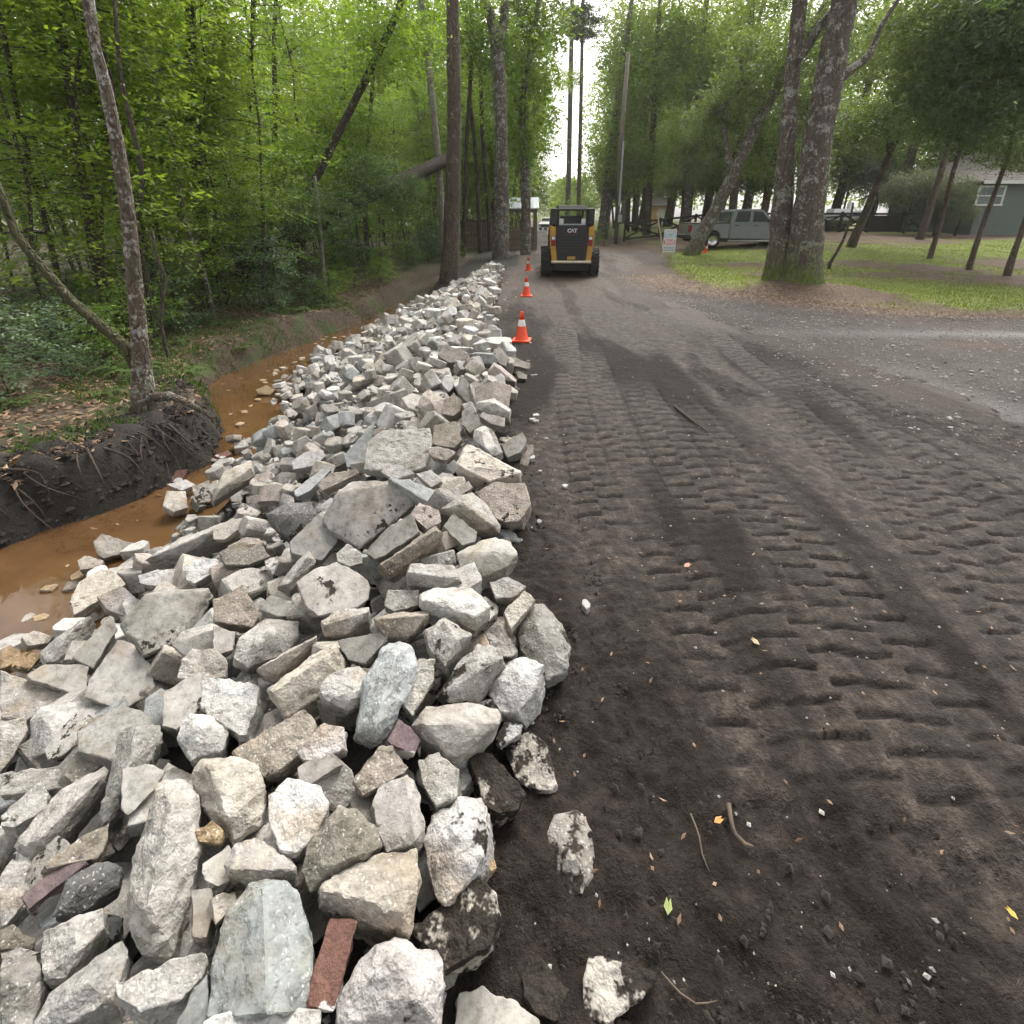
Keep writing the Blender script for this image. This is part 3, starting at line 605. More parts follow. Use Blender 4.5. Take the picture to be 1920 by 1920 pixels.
 ('C', [(990,880),(1010,810),(1230,820),(1280,910),(1170,950),(1000,900)], 'r', .3, .13, [(1000,860),(1260,890)], 'chunk with a sooty top above the bright lilac white slab'),
 ('C', [(790,190),(860,130),(1110,110),(1130,170),(1090,320),(1030,340),(770,330)], 'r', .12, .16, [], 'wide whitish speckled slab with dark scratches, behind the largest beige slab'),
 ('C', [(670,260),(770,150),(830,80),(800,200),(780,300),(690,320)], 'b', .0, .1, [], 'smooth blue grey slab fragment left of the scratched slab'),
 ('C', [(1130,100),(1250,80),(1280,180),(1240,220),(1130,200)], 'n', .05, .12, [], None),
 ('C', [(1340,140),(1390,100),(1440,130),(1490,240),(1450,260),(1350,180)], 'w', .0, .14, [], 'white upright chunk above the cream slab pointing at the road'),
 ('C', [(1480,200),(1590,135),(1615,180),(1580,240),(1510,270)], 'g', .3, .16, [], 'rounded grey block with a blackened underside at the road edge'),
 ('C', [(1555,370),(1600,200),(1645,200),(1640,240),(1590,390)], 'n', .2, .08, [], 'thin plank like concrete piece lying along the road edge'),
 ('C', [(530,410),(600,350),(740,325),(750,350),(640,400),(560,440)], 'p', .05, .1, [], None),
 ('C', [(410,440),(580,310),(610,330),(500,440),(430,470)], 'b', .0, .08, [], None),
 ('C', [(400,290),(470,240),(560,230),(580,260),(520,310),(410,330)], 'w', .0, .1, [], None),
 ('C', [(270,560),(380,500),(500,500),(530,560),(470,650),(390,680),(330,640)], 'k', .45, .18, [(400,560)], 'dark block with a burnt black hollow left of the largest beige slab'),
 ('C', [(390,700),(540,560),(640,620),(640,700),(560,800),(400,760)], 'g', .15, .16, [], 'grey rough block directly below the blackened block'),
 ('C', [(630,760),(690,710),(760,750),(765,810),(700,830),(640,800)], 'r', .1, .1, [], None),
 ('C', [(330,930),(430,800),(490,750),(530,800),(440,900),(400,950)], 'r', .02, .12, [(480,780),(380,920)], 'slender pale chunk touching the flat hexagonal slab at its left corner'),
 ('C', [(30,760),(130,700),(260,720),(290,780),(180,820),(60,820)], 'o', .25, .12, [], None),
 ('C', [(0,640),(90,580),(170,590),(150,620),(60,690),(0,690)], 'c', .02, .1, [], None),
 ('C', [(550,1110),(640,1050),(800,1040),(800,1100),(680,1180),(570,1190)], 'r', .02, .14, [(570,1130),(800,1060)], 'pale rough chunk right below the flat hexagonal slab'),
 ('C', [(820,1090),(930,1070),(1110,1060),(1115,1110),(1000,1190),(880,1190)], 'n', .1, .1, [(830,1100),(1110,1075)], 'brownish ledge shaped chunk below the bright lilac white slab'),
 ('C', [(1080,1160),(1190,1090),(1330,1180),(1260,1230),(1190,1340),(1120,1260)], 'r', .1, .14, [(1190,1110),(1250,1210)], 'folded speckled chunk between the lilac white slab and the soil topped block'),
 ('C', [(1420,910),(1520,880),(1610,930),(1540,990),(1450,990)], 'r', .05, .12, [], None),
 ('C', [(1490,1060),(1600,950),(1660,1000),(1570,1090),(1530,1150)], 'c', .05, .12, [], None),
 ('C', [(1400,1170),(1460,1110),(1570,1260),(1540,1290),(1450,1290)], 'r', .1, .12, [], None),
 ('C', [(1560,1080),(1600,1010),(1700,1020),(1800,1130),(1840,1230),(1820,1370),(1720,1410),(1620,1320),(1580,1250)], 'g', .12, .24, [(1680,1150)], 'big rounded grey boulder jutting farthest out onto the road'),
 ('C', [(100,1300),(130,1200),(270,1090),(440,1110),(440,1190),(370,1280),(180,1350)], 'r', .4, .16, [(290,1180)], 'block with a sooty dark top left of the long pale splinter'),
 ('C', [(215,1360),(380,1260),(530,1180),(530,1240),(330,1390)], 'c', .02, .1, [(235,1350),(530,1190)], 'long pale splinter left of the tan block with blue top edge'),
 ('C', [(0,1000),(150,920),(240,1080),(200,1140),(0,1110)], 'n', .45, .16, [], 'dirty brown topped block at the left of the flat hexagonal slab'),
 ('C', [(240,1050),(290,970),(400,1010),(470,1050),(430,1090),(320,1080)], 'g', .1, .12, [], None),
 ('C', [(0,1130),(110,1170),(100,1260),(0,1290)], 's', .05, .1, [], None),
 ('C', [(640,1210),(860,1160),(890,1200),(780,1330),(690,1310)], 'g', .45, .12, [], 'dark pitted chunk behind the top of the long blue slab'),
 ('C', [(900,950),(1060,945),(1050,1030),(930,1060),(880,1030)], 'r', .15, .12, [], None),
 ('C', [(860,340),(940,300),(1040,350),(930,385)], 'w', .05, .08, [], None),
 ('C', [(1040,350),(1120,330),(1180,390),(1120,420)], 'r', .1, .1, [], None),
 ('C', [(900,375),(1010,380),(1190,460),(1190,490),(1120,510),(1030,460)], 'b', .1, .1, [], 'grey slab lying just behind the right corner of the largest beige slab'),
 ('C', [(1220,440),(1310,390),(1340,420),(1260,470)], 'r', .05, .08, [], None),
 ('C', [(1100,220),(1160,210),(1250,240),(1200,285),(1120,265)], 'c', .05, .1, [], None),
 ('E', [(330,1430),(370,1340),(480,1280),(540,1290),(600,1350),(470,1420),(350,1500)], 'c', .0, .16, [], 'cream flat slab beside the ditch with a small red stain'),
 ('E', [(460,1410),(570,1360),(650,1420),(580,1500),(500,1470)], 'r', .05, .12, [], None),
 ('E', [(570,1540),(690,1400),(780,1380),(990,1370),(1010,1410),(940,1540),(800,1680),(590,1590)], 's', .04, .16, [(690,1405),(990,1380)], 'large cream slab on the ditch side, left of the dirty brown block'),
 ('E', [(810,1640),(860,1580),(1000,1540),(1110,1580),(1110,1650),(1060,1700),(900,1710)], 's', .05, .14, [(1000,1570),(1080,1600)], 'smooth rounded beige block below the large cream slab on the ditch side'),
 ('E', [(440,1150),(480,1110),(630,1160),(620,1200),(490,1230),(460,1210)], 'c', .0, .14, [], 'lone tan stone standing at the edge of the muddy water'),
 ('E', [(365,1240),(400,1215),(490,1240),(480,1270),(380,1285)], 'p', .0, .1, [], 'small pinkish stone at the water edge below the lone tan stone'),
 ('E', [(650,1310),(770,1280),(870,1280),(860,1330),(800,1370),(660,1350)], 'w', .05, .1, [], None),
 ('E', [(880,1270),(960,1220),(1040,1240),(1010,1300),(920,1350),(880,1330)], 'w', .05, .12, [], None),
 ('E', [(770,980),(790,910),(880,910),(890,990),(820,1010)], 'c', .0, .14, [], 'cream block on the ditch edge below two white chips'),
 ('E', [(1010,900),(1060,820),(1190,760),(1210,840),(1090,900),(1010,960)], 'c', .0, .14, [(1040,900),(1190,800)], 'cream wedge shaped slab on the ditch slope, above the blackened block'),
 ('E', [(790,880),(880,855),(930,880),(860,910)], 'w', .0, .08, [], None),
 ('E', [(910,890),(990,860),(1000,960),(930,970)], 'c', .0, .1, [], None),
 ('E', [(808,870),(830,815),(890,808),(862,862)], 'B', .0, .08, [], 'orange brick fragment in the water below the tree roots'),
 ('E', [(1010,745),(1080,715),(1100,735),(1050,758)], 'B', .0, .06, [], None),
 ('E', [(1212,430),(1260,408),(1310,430),(1280,455),(1222,452)], 'y', .0, .12, [], 'ochre stone lying in the muddy water far from the bank'),
 ('E', [(680,1240),(860,1130),(1050,1060),(1160,1040),(1060,1120),(850,1220)], 'r', .02, .12, [(720,1220),(1100,1060)], 'long pale slab ending at the blackened block'),
 ('E', [(180,1680),(260,1610),(400,1510),(430,1500),(380,1600),(300,1730),(200,1745)], 'r', .02, .14, [(330,1580),(230,1720)], 'pale slanting slab near the ditch at the left edge'),
 ('E', [(340,1700),(520,1500),(560,1560),(440,1750)], 'g', .05, .12, [], None),
 ('E', [(0,1660),(50,1640),(105,1670),(80,1720),(0,1755)], 'y', .05, .1, [], 'ochre stone at the left edge of the picture by the water'),
 ('E', [(100,1600),(160,1570),(255,1600),(230,1630),(130,1645)], 'c', .0, .1, [], 'small cream stone near the water at the left edge'),
 ('E', [(50,1740),(110,1680),(210,1680),(130,1768)], 'y', .05, .1, [], None),
 ('F', [(320,350),(400,250),(540,290),(640,350),(600,400),(440,430)], 'p', .05, .16, [], 'salmon pink flat block near the top of the pile'),
 ('F', [(640,340),(700,320),(880,330),(940,400),(900,440),(740,430)], 'b', .05, .14, [(700,330),(880,345)], 'blue grey ledge block just right of the salmon pink block'),
 ('F', [(1030,400),(1050,360),(1250,430),(1230,490),(1060,450)], 'c', .1, .08, [], 'flat tongue of concrete overhanging the road edge'),
 ('F', [(880,290),(940,270),(1030,370),(1000,460),(940,440),(900,330)], 'c', .1, .12, [], None),
 ('F', [(820,520),(880,420),(960,460),(1120,600),(1100,640),(1010,620),(840,560)], 'p', .05, .14, [(900,460),(1100,620)], 'pale pink angular block below the overhanging concrete tongue'),
 ('F', [(820,610),(960,530),(1005,570),(1000,640),(900,690)], 'w', .0, .12, [], None),
 ('F', [(1000,660),(1040,645),(1130,720),(1110,800),(850,760),(830,690)], 'c', .05, .12, [(850,700),(1120,730)], 'pointed cream slab, the outermost on the road edge below the pale pink block'),
 ('F', [(540,570),(560,540),(640,640),(690,800),(630,830),(525,730)], 'g', .0, .08, [], 'dark grey slab standing upright like a shark fin'),
 ('F', [(640,640),(720,610),(840,690),(830,800),(700,830)], 'c', .08, .14, [], None),
 ('F', [(700,820),(890,780),(960,870),(1060,890),(1040,1000),(900,960),(720,890)], 'r', .1, .14, [(900,830),(1040,920)], 'grey white block with a stepped front near the road edge'),
 ('F', [(770,920),(1000,980),(990,1070),(860,1040),(740,960)], 'r', .1, .12, [], None),
 ('F', [(560,920),(600,880),(730,960),(740,1060),(640,1130),(570,1040)], 'g', .12, .14, [], None),
 ('F', [(690,1100),(800,1050),(880,1180),(920,1290),(870,1360),(720,1240),(680,1200)], 'w', .0, .14, [(760,1110),(800,1280)], 'large white block leaning toward the road behind the cream slab'),
 ('F', [(1100,520),(1140,510),(1220,550),(1210,590),(1130,580)], 'c', .05, .08, [], None),
 ('F', [(160,740),(240,690),(390,790),(360,980),(250,990),(130,880)], 'p', .05, .16, [(260,830)], 'peach and white rough block in the middle of the far pile'),
 ('F', [(380,830),(480,730),(560,800),(550,900),(480,960),(370,940)], 'n', .05, .14, [], 'brown and grey block next to the peach and white block'),
]
GRP = 'broken concrete rubble pile along the ditch'
def zone(px, py):
    row = 'foreground' if py > 1350 else 'near middle' if py > 900 else 'far half'
    side = 'ditch side' if px < 960 - (py - 405) * .55 else 'road side' if px > 960 - (py - 405) * .12 else 'crest'
    return row, side
SWORD = dict(s='beige', b='blue grey', r='light grey', w='white', c='cream', p='pinkish', y='ochre', o='olive grey', k='charcoal', B='red', P='purple', g='grey', n='brownish')
import re
def short(lab): return re.split(r' with | at | in | on | near | lying | left of | right of | above | below | beside | behind | between | under | touching | directly | wedged | beneath | jutting | sticking | pointing | standing | cut off | ending | overhanging | narrowing | half | splashed | heaped | buried| farthest| next to| just |, ', lab)[0]
rng_r = random.Random(3)
rock_boxes = []
def hand_rock(i, spec):
    cr, poly, sty, mud, th, rg, lab = spec
    ox, oy, sc = CROPS[cr]; P = [(ox + x * sc, oy + y * sc) for x, y in poly]; Rg = [(ox + x * sc, oy + y * sc) for x, y in rg]
    cx = sum(p[0] for p in P) / len(P); cy = sum(p[1] for p in P) / len(P)
    r = ray(cx, cy)
    # walk down the ray to the pile (or road) surface
    t = .3
    while t < 40:
        q = EYE + r * t
        zs = float(Zs(q.x, q.y)) if XR(q.y) < q.x < XE(q.y) else max(float(Zg(q.x, q.y)), WATER_Z)
        if q.z <= zs + .05: break
        t += .01
    c = EYE + r * t
    tocam = (EYE - c).normalized()
    rr = random.Random(i * 7 + 1)
    n = (tocam * .75 + Vector((rr.uniform(-.25, .25), rr.uniform(-.1, .25), .55))).normalized()
    def hit(px, py, lift=0):
        d = ray(px, py); return EYE + d * (((c + n * lift) - EYE).dot(n) / d.dot(n))
    front = [hit(*p) for p in P]
    size = max((a - b).length for a in front for b in front)
    th = min(max(th, size * .3), size * .75)
    cen = sum(front, Vector()) / len(front)
    ridge = [hit(*p, lift=min(.07, size * .22)) for p in Rg]
    back = [cen + (p - cen) * rr.uniform(.74, .96) - n * th * rr.uniform(.85, 1.1) for p in front]
    mid = [cen + (p - cen) * rr.uniform(.96, 1.0) - n * th * rr.uniform(.25, .5) for p in front[::2]]
    base = cen - n * th * .5
    bm = hull_bm([p - base for p in front + ridge + back + mid])
    z = proj(cen)[2]
    me = finish_rock(bm, n if sty in 'sbgPB' and not Rg else (0, 0, 0) if sty not in 'sb' else n, size * .55, max(.011, .0075 * z), i, 1.0, .8 if sty in 'BP' else 1.0)
    lum = rr.uniform(.8, 1.12); col = [x * lum * rr.uniform(.985, 1.015) for x in STY[sty]]
    brick = sty in 'BP'
    if not lab:
        ks = [k for k in range(len(HAND)) if HAND[k][6]]
        hp = lambda k: (CROPS[HAND[k][0]][0] + sum(p[0] for p in HAND[k][1]) / len(HAND[k][1]) * CROPS[HAND[k][0]][2], CROPS[HAND[k][0]][1] + sum(p[1] for p in HAND[k][1]) / len(HAND[k][1]) * CROPS[HAND[k][0]][2])
        nk = min(ks, key=lambda k: (hp(k)[0] - cx) ** 2 + (hp(k)[1] - cy) ** 2); du, dv = cx - hp(nk)[0], cy - hp(nk)[1]
        rel = ('right of' if du > 0 else 'left of') if abs(du) > abs(dv) else ('below' if dv > 0 else 'above')
        lab = f"{'small ' if size < .2 else ''}{SWORD[sty]} {'brick piece' if brick else 'chunk'} tucked {rel} the {short(HAND[nk][6])}"
    if False:
        row, side = zone(cx, cy); lab = f"{'smaller ' if size < .2 else ''}{SWORD[sty]} {'brick piece' if brick else 'chunk'} on the {side}, {row} of the pile"
    o = link('brick' if brick else 'concrete_chunk', me, None, loc=base, label=lab, cat='brick' if brick else 'rubble', group=GRP)
    if brick: o.data.materials.clear(); o.data.materials.append(M['brick'])
    o.color = (*col, 1 - max(mud, .2 + .3 * rr.random() ** 2))
    rock_boxes.append((cen.x, cen.y, size, n, cen))
    return o
hand_objs = [hand_rock(i, s) for i, s in enumerate(HAND)]
HANDPX = [(CROPS[s[0]][0] + sum(p[0] for p in s[1]) / len(s[1]) * CROPS[s[0]][2], CROPS[s[0]][1] + sum(p[1] for p in s[1]) / len(s[1]) * CROPS[s[0]][2]) for s in HAND]

# ---- random chunks dropped one after another on a height map
NB = 44; BASES = []
for b in range(NB):
    rr = random.Random(500 + b); slab = rr.random() < .6
    nn = rr.randint(5, 7); el = rr.uniform(.55, .95); th = rr.uniform(.26, .42) if slab else rr.uniform(.5, .75)
    pts = []
    for k in range(nn):
        a = 2 * math.pi * (k + rr.uniform(-.3, .3)) / nn; q = Vector((math.cos(a) * .5, math.sin(a) * .5 * el, 0)) * rr.uniform(.8, 1.08)
        pts.append(q + Vector((0, 0, th / 2 * rr.uniform(.85, 1.1)))); pts.append(q * rr.uniform(.82, 1.06) - Vector((0, 0, th / 2 * rr.uniform(.8, 1.1))))
    bm = hull_bm(pts); bm.normal_update()
    planes = np.array([(*f.normal, f.normal.dot(f.verts[0].co)) for f in bm.faces])
    lo = bm.copy(); bmesh.ops.bevel(lo, geom=list(lo.edges), offset=.035, segments=1, affect='EDGES', clamp_overlap=True); bmesh.ops.triangulate(lo, faces=lo.faces)
    lv = np.array([v.co[:] for v in lo.verts]); lv += (np.random.default_rng(b).random(lv.shape) - .5) * .03
    lf = np.array([[v.index for v in f.verts] for f in lo.faces]) if lo.verts.ensure_lookup_table() is None else None
    lo.verts.index_update(); lf = np.array([[v.index for v in f.verts] for f in lo.faces]); lo.free()
    hi = finish_rock(bm, (0, 0, 1) if slab else (0, 0, 0), .5, .07, b + 300)
    BASES.append((planes, lv, lf, hi))
RES = .025; HX0, HY0, HX1, HY1 = -4.7, .35, .7, 21.5
nx = int((HX1 - HX0) / RES); ny = int((HY1 - HY0) / RES)
cx_ = HX0 + (np.arange(nx) + .5) * RES; cy_ = HY0 + (np.arange(ny) + .5) * RES
CX, CY = np.meshgrid(cx_, cy_)
H = Zg(CX, CY); TS = Zs(CX, CY)
inside = (CX > XR(CY) - .05) & (CX < XE(CY) - .04) & (CY < 20.3) & (CY > .45)
# under the traced foreground pieces the random fill stays a little lower
dens = np.zeros_like(H)
for (x, y, sz, n, c) in rock_boxes:
    i0 = int((y - HY0) / RES); j0 = int((x - HX0) / RES); k = int(max(sz * .45, .05) / RES)
    a, b_, c_, d_ = max(i0 - k, 0), min(i0 + k, ny), max(j0 - k, 0), min(j0 + k, nx)
    if b_ > a and d_ > c_: dens[a:b_, c_:d_] = 1
TS = TS - .09 * dens - .02 * sstep(5.5, 3.5, CY)
TS = np.where(inside, TS, -9)
placed = []
def try_place(x, y, s, rr, bi, q):
    R = np.array(q.to_matrix()); P = BASES[bi][0]; N = P[:, :3] @ R.T; D = P[:, 3] * s
    k = int(s * .75 / RES) + 1; i0 = int((y - HY0) / RES); j0 = int((x - HX0) / RES)
    a, b, c, d = max(i0 - k, 0), min(i0 + k + 1, ny), max(j0 - k, 0), min(j0 + k + 1, nx)
    X = cx_[None, c:d] - x; Y = cy_[a:b, None] - y
    top = np.full((b - a, d - c), 9.); bot = np.full((b - a, d - c), -9.); ok = np.ones_like(top, bool)
    for (n0, n1, n2), dd in zip(N, D):
        v = dd - n0 * X - n1 * Y
        if n2 > .05: top = np.minimum(top, v / n2)
        elif n2 < -.05: bot = np.maximum(bot, v / n2)
        else: ok &= v > 0
    ok &= top > bot
    if not ok.any(): return None
    h = H[a:b, c:d]; gap = np.where(ok, h - bot, -99)
    z = np.quantile(gap[ok], .93)
    return z, (a, b, c, d, ok, top)
rr = random.Random(77)
fails = 0; order_y = []
while len(placed) < 3200 and fails < 900:
    # pick a spot where the pile is still too low
    best = None
    for _ in range(6):
        i = int((rr.random() ** 1.35) * ny); j = rr.randrange(nx)
        if not inside[i, j]: continue
        df = TS[i, j] - H[i, j]
        if best is None or df > best[0]: best = (df, i, j)
    if best is None: continue
    df, i, j = best
    if df < .03: fails += 1; continue
    x, y = cx_[j], cy_[i]; t = (x - XR(y)) / (XE(y) - XR(y))
    big = .095 + .1 * t
    s = big * rr.lognormvariate(0, .38); s = min(max(s, .07), .44)
    if df > .3: s = max(s, .22)
    bi = rr.randrange(NB); cand = None
    for _ in range(4):
        q = Quaternion((rr.gauss(0, 1), rr.gauss(0, 1), 0), 0) if False else Quaternion(Vector((0, 0, 1)), rr.uniform(0, 6.28))
        q = Quaternion(Vector((rr.gauss(0, 1), rr.gauss(0, 1), .001)).normalized(), abs(rr.gauss(0, .55))) @ q
        if rr.random() < .12: q = Quaternion(Vector((rr.gauss(0, 1), rr.gauss(0, 1), .001)).normalized(), rr.uniform(.9, 1.5)) @ q
        r = try_place(x, y, s, rr, bi, q)
        if r and (cand is None or r[0] < cand[0]): cand = (r[0], r[1], q)
    if cand is None: fails += 1; continue
    z, (a, b, c, d, ok, top), q = cand
    over = np.where(ok, top + z - TS[a:b, c:d], 0)
    if over[ok].mean() > .07 + .2 * s and s > .09:
        fails += 1; continue
    H[a:b, c:d] = np.where(ok, np.maximum(H[a:b, c:d], top + z), H[a:b, c:d])
    placed.append((x, y, z - .008, s, bi, q, rr.random()))
# stray stones along the ditch edge and out on the road
for k in range(46):
    y = rr.uniform(1.6, 12); x = XR(y) - abs(rr.gauss(0, .16)); s = rr.uniform(.07, .15)
    placed.append((x, y, max(float(Zg(x, y)), WATER_Z - .03) + s * .12, s, rr.randrange(NB), Quaternion(Vector((0, 0, 1)), rr.uniform(0, 6)), rr.random() * .5 - .6))
for k in range(30):
    y = rr.uniform(1.5, 20); x = XE(y) + abs(rr.gauss(0, .14)) + .05; s = rr.uniform(.035, .085)
    placed.append((x, y, road_z(x, y) + s * .1, s, rr.randrange(NB), Quaternion(Vector((0, 0, 1)), rr.uniform(0, 6)), rr.random()))
# the ones that show largest are objects of their own, the rest one mass
vis = []
for idx, (x, y, z, s, bi, q, tr) in enumerate(placed):
    u, v, d = proj((x, y, z)); i = int((y - HY0) / RES); j = int((x - HX0) / RES)
    hid = H[min(max(i, 0), ny - 1), min(max(j, 0), nx - 1)] - (z + s * .25) if 0 <= i < ny and 0 <= j < nx else 0
    cover = dens[min(max(i, 0), ny - 1), min(max(j, 0), nx - 1)]
    sc = s / d * (1 if hid < .03 else .15) * (.5 if cover else 1) * (1 if -30 < u < 1950 and v < 1960 else 0)
    vis.append((sc, idx))
vis.sort(reverse=True)
NIND = 300 - sum(1 for s in HAND if s[2] not in 'BP')
ind = set(i for _, i in vis[:NIND])
tints = ['r', 'r', 'r', 'w', 's', 's', 'c', 'w', 'g', 'b', 'p', 'r', 'w', 'b', 'r']
SV, SF, ST = [], [], []; nvs = 0; seen_lab = {}
for idx, (x, y, z, s, bi, q, tr) in enumerate(placed):
    sty = 'yycn'[int(-tr * 100) % 4] if tr < 0 else tints[int(tr * 1000) % len(tints)]
    if tr > .996: sty = 'B'
    lift = .8 + .32 * ((idx * 37) % 100) / 100
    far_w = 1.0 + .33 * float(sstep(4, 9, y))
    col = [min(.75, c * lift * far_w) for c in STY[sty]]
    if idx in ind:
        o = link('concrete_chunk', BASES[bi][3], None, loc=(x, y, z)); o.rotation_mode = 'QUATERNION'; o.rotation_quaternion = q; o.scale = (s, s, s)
        u, v, d = proj((x, y, z)); row, side = zone(u, v)
        size = 'large' if s > .27 else 'middling' if s > .17 else 'small'
        near_i = min(range(len(HAND)), key=lambda k: (HANDPX[k][0] - u) ** 2 + (HANDPX[k][1] - v) ** 2 + (0 if HAND[k][6] else 1e9))
        du, dv = u - HANDPX[near_i][0], v - HANDPX[near_i][1]; rel = ('right of' if du > 0 else 'left of') if abs(du) > abs(dv) else ('below' if dv > 0 else 'above')
        far_ = math.hypot(du, dv) > 130
        tag(o, f"{size} {SWORD[sty]} concrete chunk {'farther up ' if far_ and dv < 0 else ''}{rel} the {short(HAND[near_i][6])}", 'rubble', GRP)
        mud = .75 if (y < 1.6 and x > -.15) else .18 + .45 * ((idx * 13) % 7 == 0)
        o.color = (*col, 1 - mud)
    else:
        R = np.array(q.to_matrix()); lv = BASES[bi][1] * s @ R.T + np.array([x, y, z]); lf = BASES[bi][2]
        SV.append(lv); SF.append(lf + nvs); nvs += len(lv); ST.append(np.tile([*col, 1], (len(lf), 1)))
me = mesh_np('rubble', np.concatenate(SV), np.concatenate(SF)); attr(me, 'tint', np.concatenate(ST), 'FACE'); attr(me, 'smooth_face', np.zeros(len(me.polygons)), 'FACE')
o = link('rubble', me, M['rock'], kind='stuff', label='countless smaller broken concrete pieces filling the rubble pile'); o.color = (1, 1, 1, .9)
print('ROCKS placed', len(placed), 'hand', len(HAND), 'fails', fails)
# ------------------------------------------------------------------ foliage meshes
def leaf_mesh(name, C, D, L, Wd, col, nrm=None, seed=0):
    """rhombus leaves: centres C, direction D, length L, width Wd"""
    r = np.random.default_rng(seed); n = len(C)
    if nrm is None:
        nrm = r.normal(size=(n, 3)) * .55 + np.array([0, 0, 1.])
    D = D / (np.linalg.norm(D, axis=1, keepdims=True) + 1e-9)
    S_ = np.cross(D, nrm); S_ /= (np.linalg.norm(S_, axis=1, keepdims=True) + 1e-9)
    L = np.broadcast_to(L, n)[:, None]; Wd = np.broadcast_to(Wd, n)[:, None]
    nn = np.cross(S_, D)
    a = C; b = C + D * L * .45 + S_ * Wd * .5 - nn * L * .06; c = C + D * L; d = C + D * L * .45 - S_ * Wd * .5 - nn * L * .06
    V = np.stack([a, b, c, d], 1).reshape(-1, 3); i = np.arange(n)[:, None] * 4
    me = mesh_np(name, V, np.concatenate([i, i + 1, i + 2, i + 3], 1))
    attr(me, 'leafcol', np.broadcast_to(col, n).astype(float), 'FACE'); return me
def sprays(rg, starts, dirs, lens, per, L, spread=.55):
    """leafy twigs: returns centres, directions, colours"""
    C, D, K, N = [], [], [], []
    for p, d, ln in zip(starts, dirs, lens):
        d = d / np.linalg.norm(d); t = rg.random(per) ** .8
        side = np.cross(d, [0, 0, 1.]); side /= (np.linalg.norm(side) + 1e-6); upv = np.cross(side, d)
        w = (rg.random(per) - .5) * 2 * spread * ln * (1 - .55 * t) * .6
        pos = p + d * (t * ln)[:, None] + side * w[:, None] - np.array([0, 0, 1]) * ((t ** 2) * ln * .22)[:, None] + rg.normal(size=(per, 3)) * L * .5
        lead = d * .6 + side * np.sign(w)[:, None] * .8 - np.array([0, 0, .25]) + rg.normal(size=(per, 3)) * .3
        k = rg.normal(.5, .17); C.append(pos); D.append(lead); K.append(np.clip(k + rg.normal(size=per) * .1, 0, 1))
        N.append(upv + rg.normal(size=(per, 3)) * .4)
    return np.concatenate(C), np.concatenate(D), np.concatenate(K), np.concatenate(N)
def sapling(seed, h, z0, rad, ntw, per, L, mat, bark, stems=1):
    """prototype pair (trunk mesh, crown mesh) of an understory tree"""
    rg = np.random.default_rng(seed); rr = random.Random(seed); mb = MB(); st, di, ln = [], [], []
    axes = []
    for s in range(stems):
        lean = Vector((rr.uniform(-.12, .12), rr.uniform(-.12, .12), 1)); pts = [Vector((0, 0, -.25))]
        for k in range(1, 9): pts.append(Vector((lean.x * h * k / 8 + rr.uniform(-.1, .1), lean.y * h * k / 8 + rr.uniform(-.1, .1), h * k / 8)))
        P, Rr = resample(pts, [.032 * (1 - .1 * k) * h / 6 for k in range(9)], .35); mb.tube(P, Rr, 7, .15, seed); axes.append(pts)
    for k in range(ntw):
        ax = rr.choice(axes); z = z0 + (h * 1.02 - z0) * rr.random() ** .85; f = z / h * 8; i = min(int(f), 7); p = ax[i].lerp(ax[i + 1], f - i)
        a = rr.uniform(0, 6.283); rl = rad * (.45 + .75 * rr.random()) * (1 - .45 * max(0, (z / h - .5) * 2) ** 2)
        d = np.array([math.cos(a), math.sin(a), rr.uniform(-.15, .5)]); b0 = np.array(p) + d * rl * rr.uniform(.0, .5)
        st.append(b0); di.append(d); ln.append(rl * rr.uniform(.5, .8))
        if k % 4 == 0: mb.tube([p, p.lerp(Vector(b0), .5) + Vector((0, 0, .04)), Vector(b0 + d * ln[-1] * .6)], [.016, .011, .005], 5)
    C, D, K, N = sprays(rg, st, di, ln, per, L)
    tm = mb.mesh('trunk', True); tm.materials.append(bark)
    cm = leaf_mesh('crown', C, D, L * (.5 + 1.0 * rg.random(len(C)) ** 1.5), L * .55, K, N, seed); cm.materials.append(mat)
    return tm, cm
def clump_crown(seed, rx, ry, rz, ncl, per, L, mat, droop=0., csize=.28, flat=.6):
    """unit crown built of leaf clumps in an uneven ellipsoid"""
    rg = np.random.default_rng(seed); C, D, K = [], [], []
    for k in range(ncl):
        v = rg.normal(size=3); v /= np.linalg.norm(v); r = rg.random() ** .4 * (.75 + .35 * rg.random())
        c = v * r * np.array([rx, ry, rz]); cs = csize * (.6 + .8 * rg.random()) * min(rx, rz)
        pos = c + rg.normal(size=(per, 3)) * cs * np.array([1, 1, flat]) * .6
        if droop: pos[:, 2] -= rg.random(per) * droop
        C.append(pos); D.append(rg.normal(size=(per, 3)) * np.array([1, 1, .5]) + np.array([0, 0, -.3 - droop * 1.5]))
        K.append(np.clip(rg.normal(.5, .18) + rg.normal(size=per) * .1, 0, 1))
    C = np.concatenate(C); D = np.concatenate(D); K = np.concatenate(K)
    me = leaf_mesh('crown', C, D, L * (.45 + 1.2 * rg.random(len(C)) ** 1.6), L * (.5 if not droop else .2), K, None, seed); me.materials.append(mat); return me

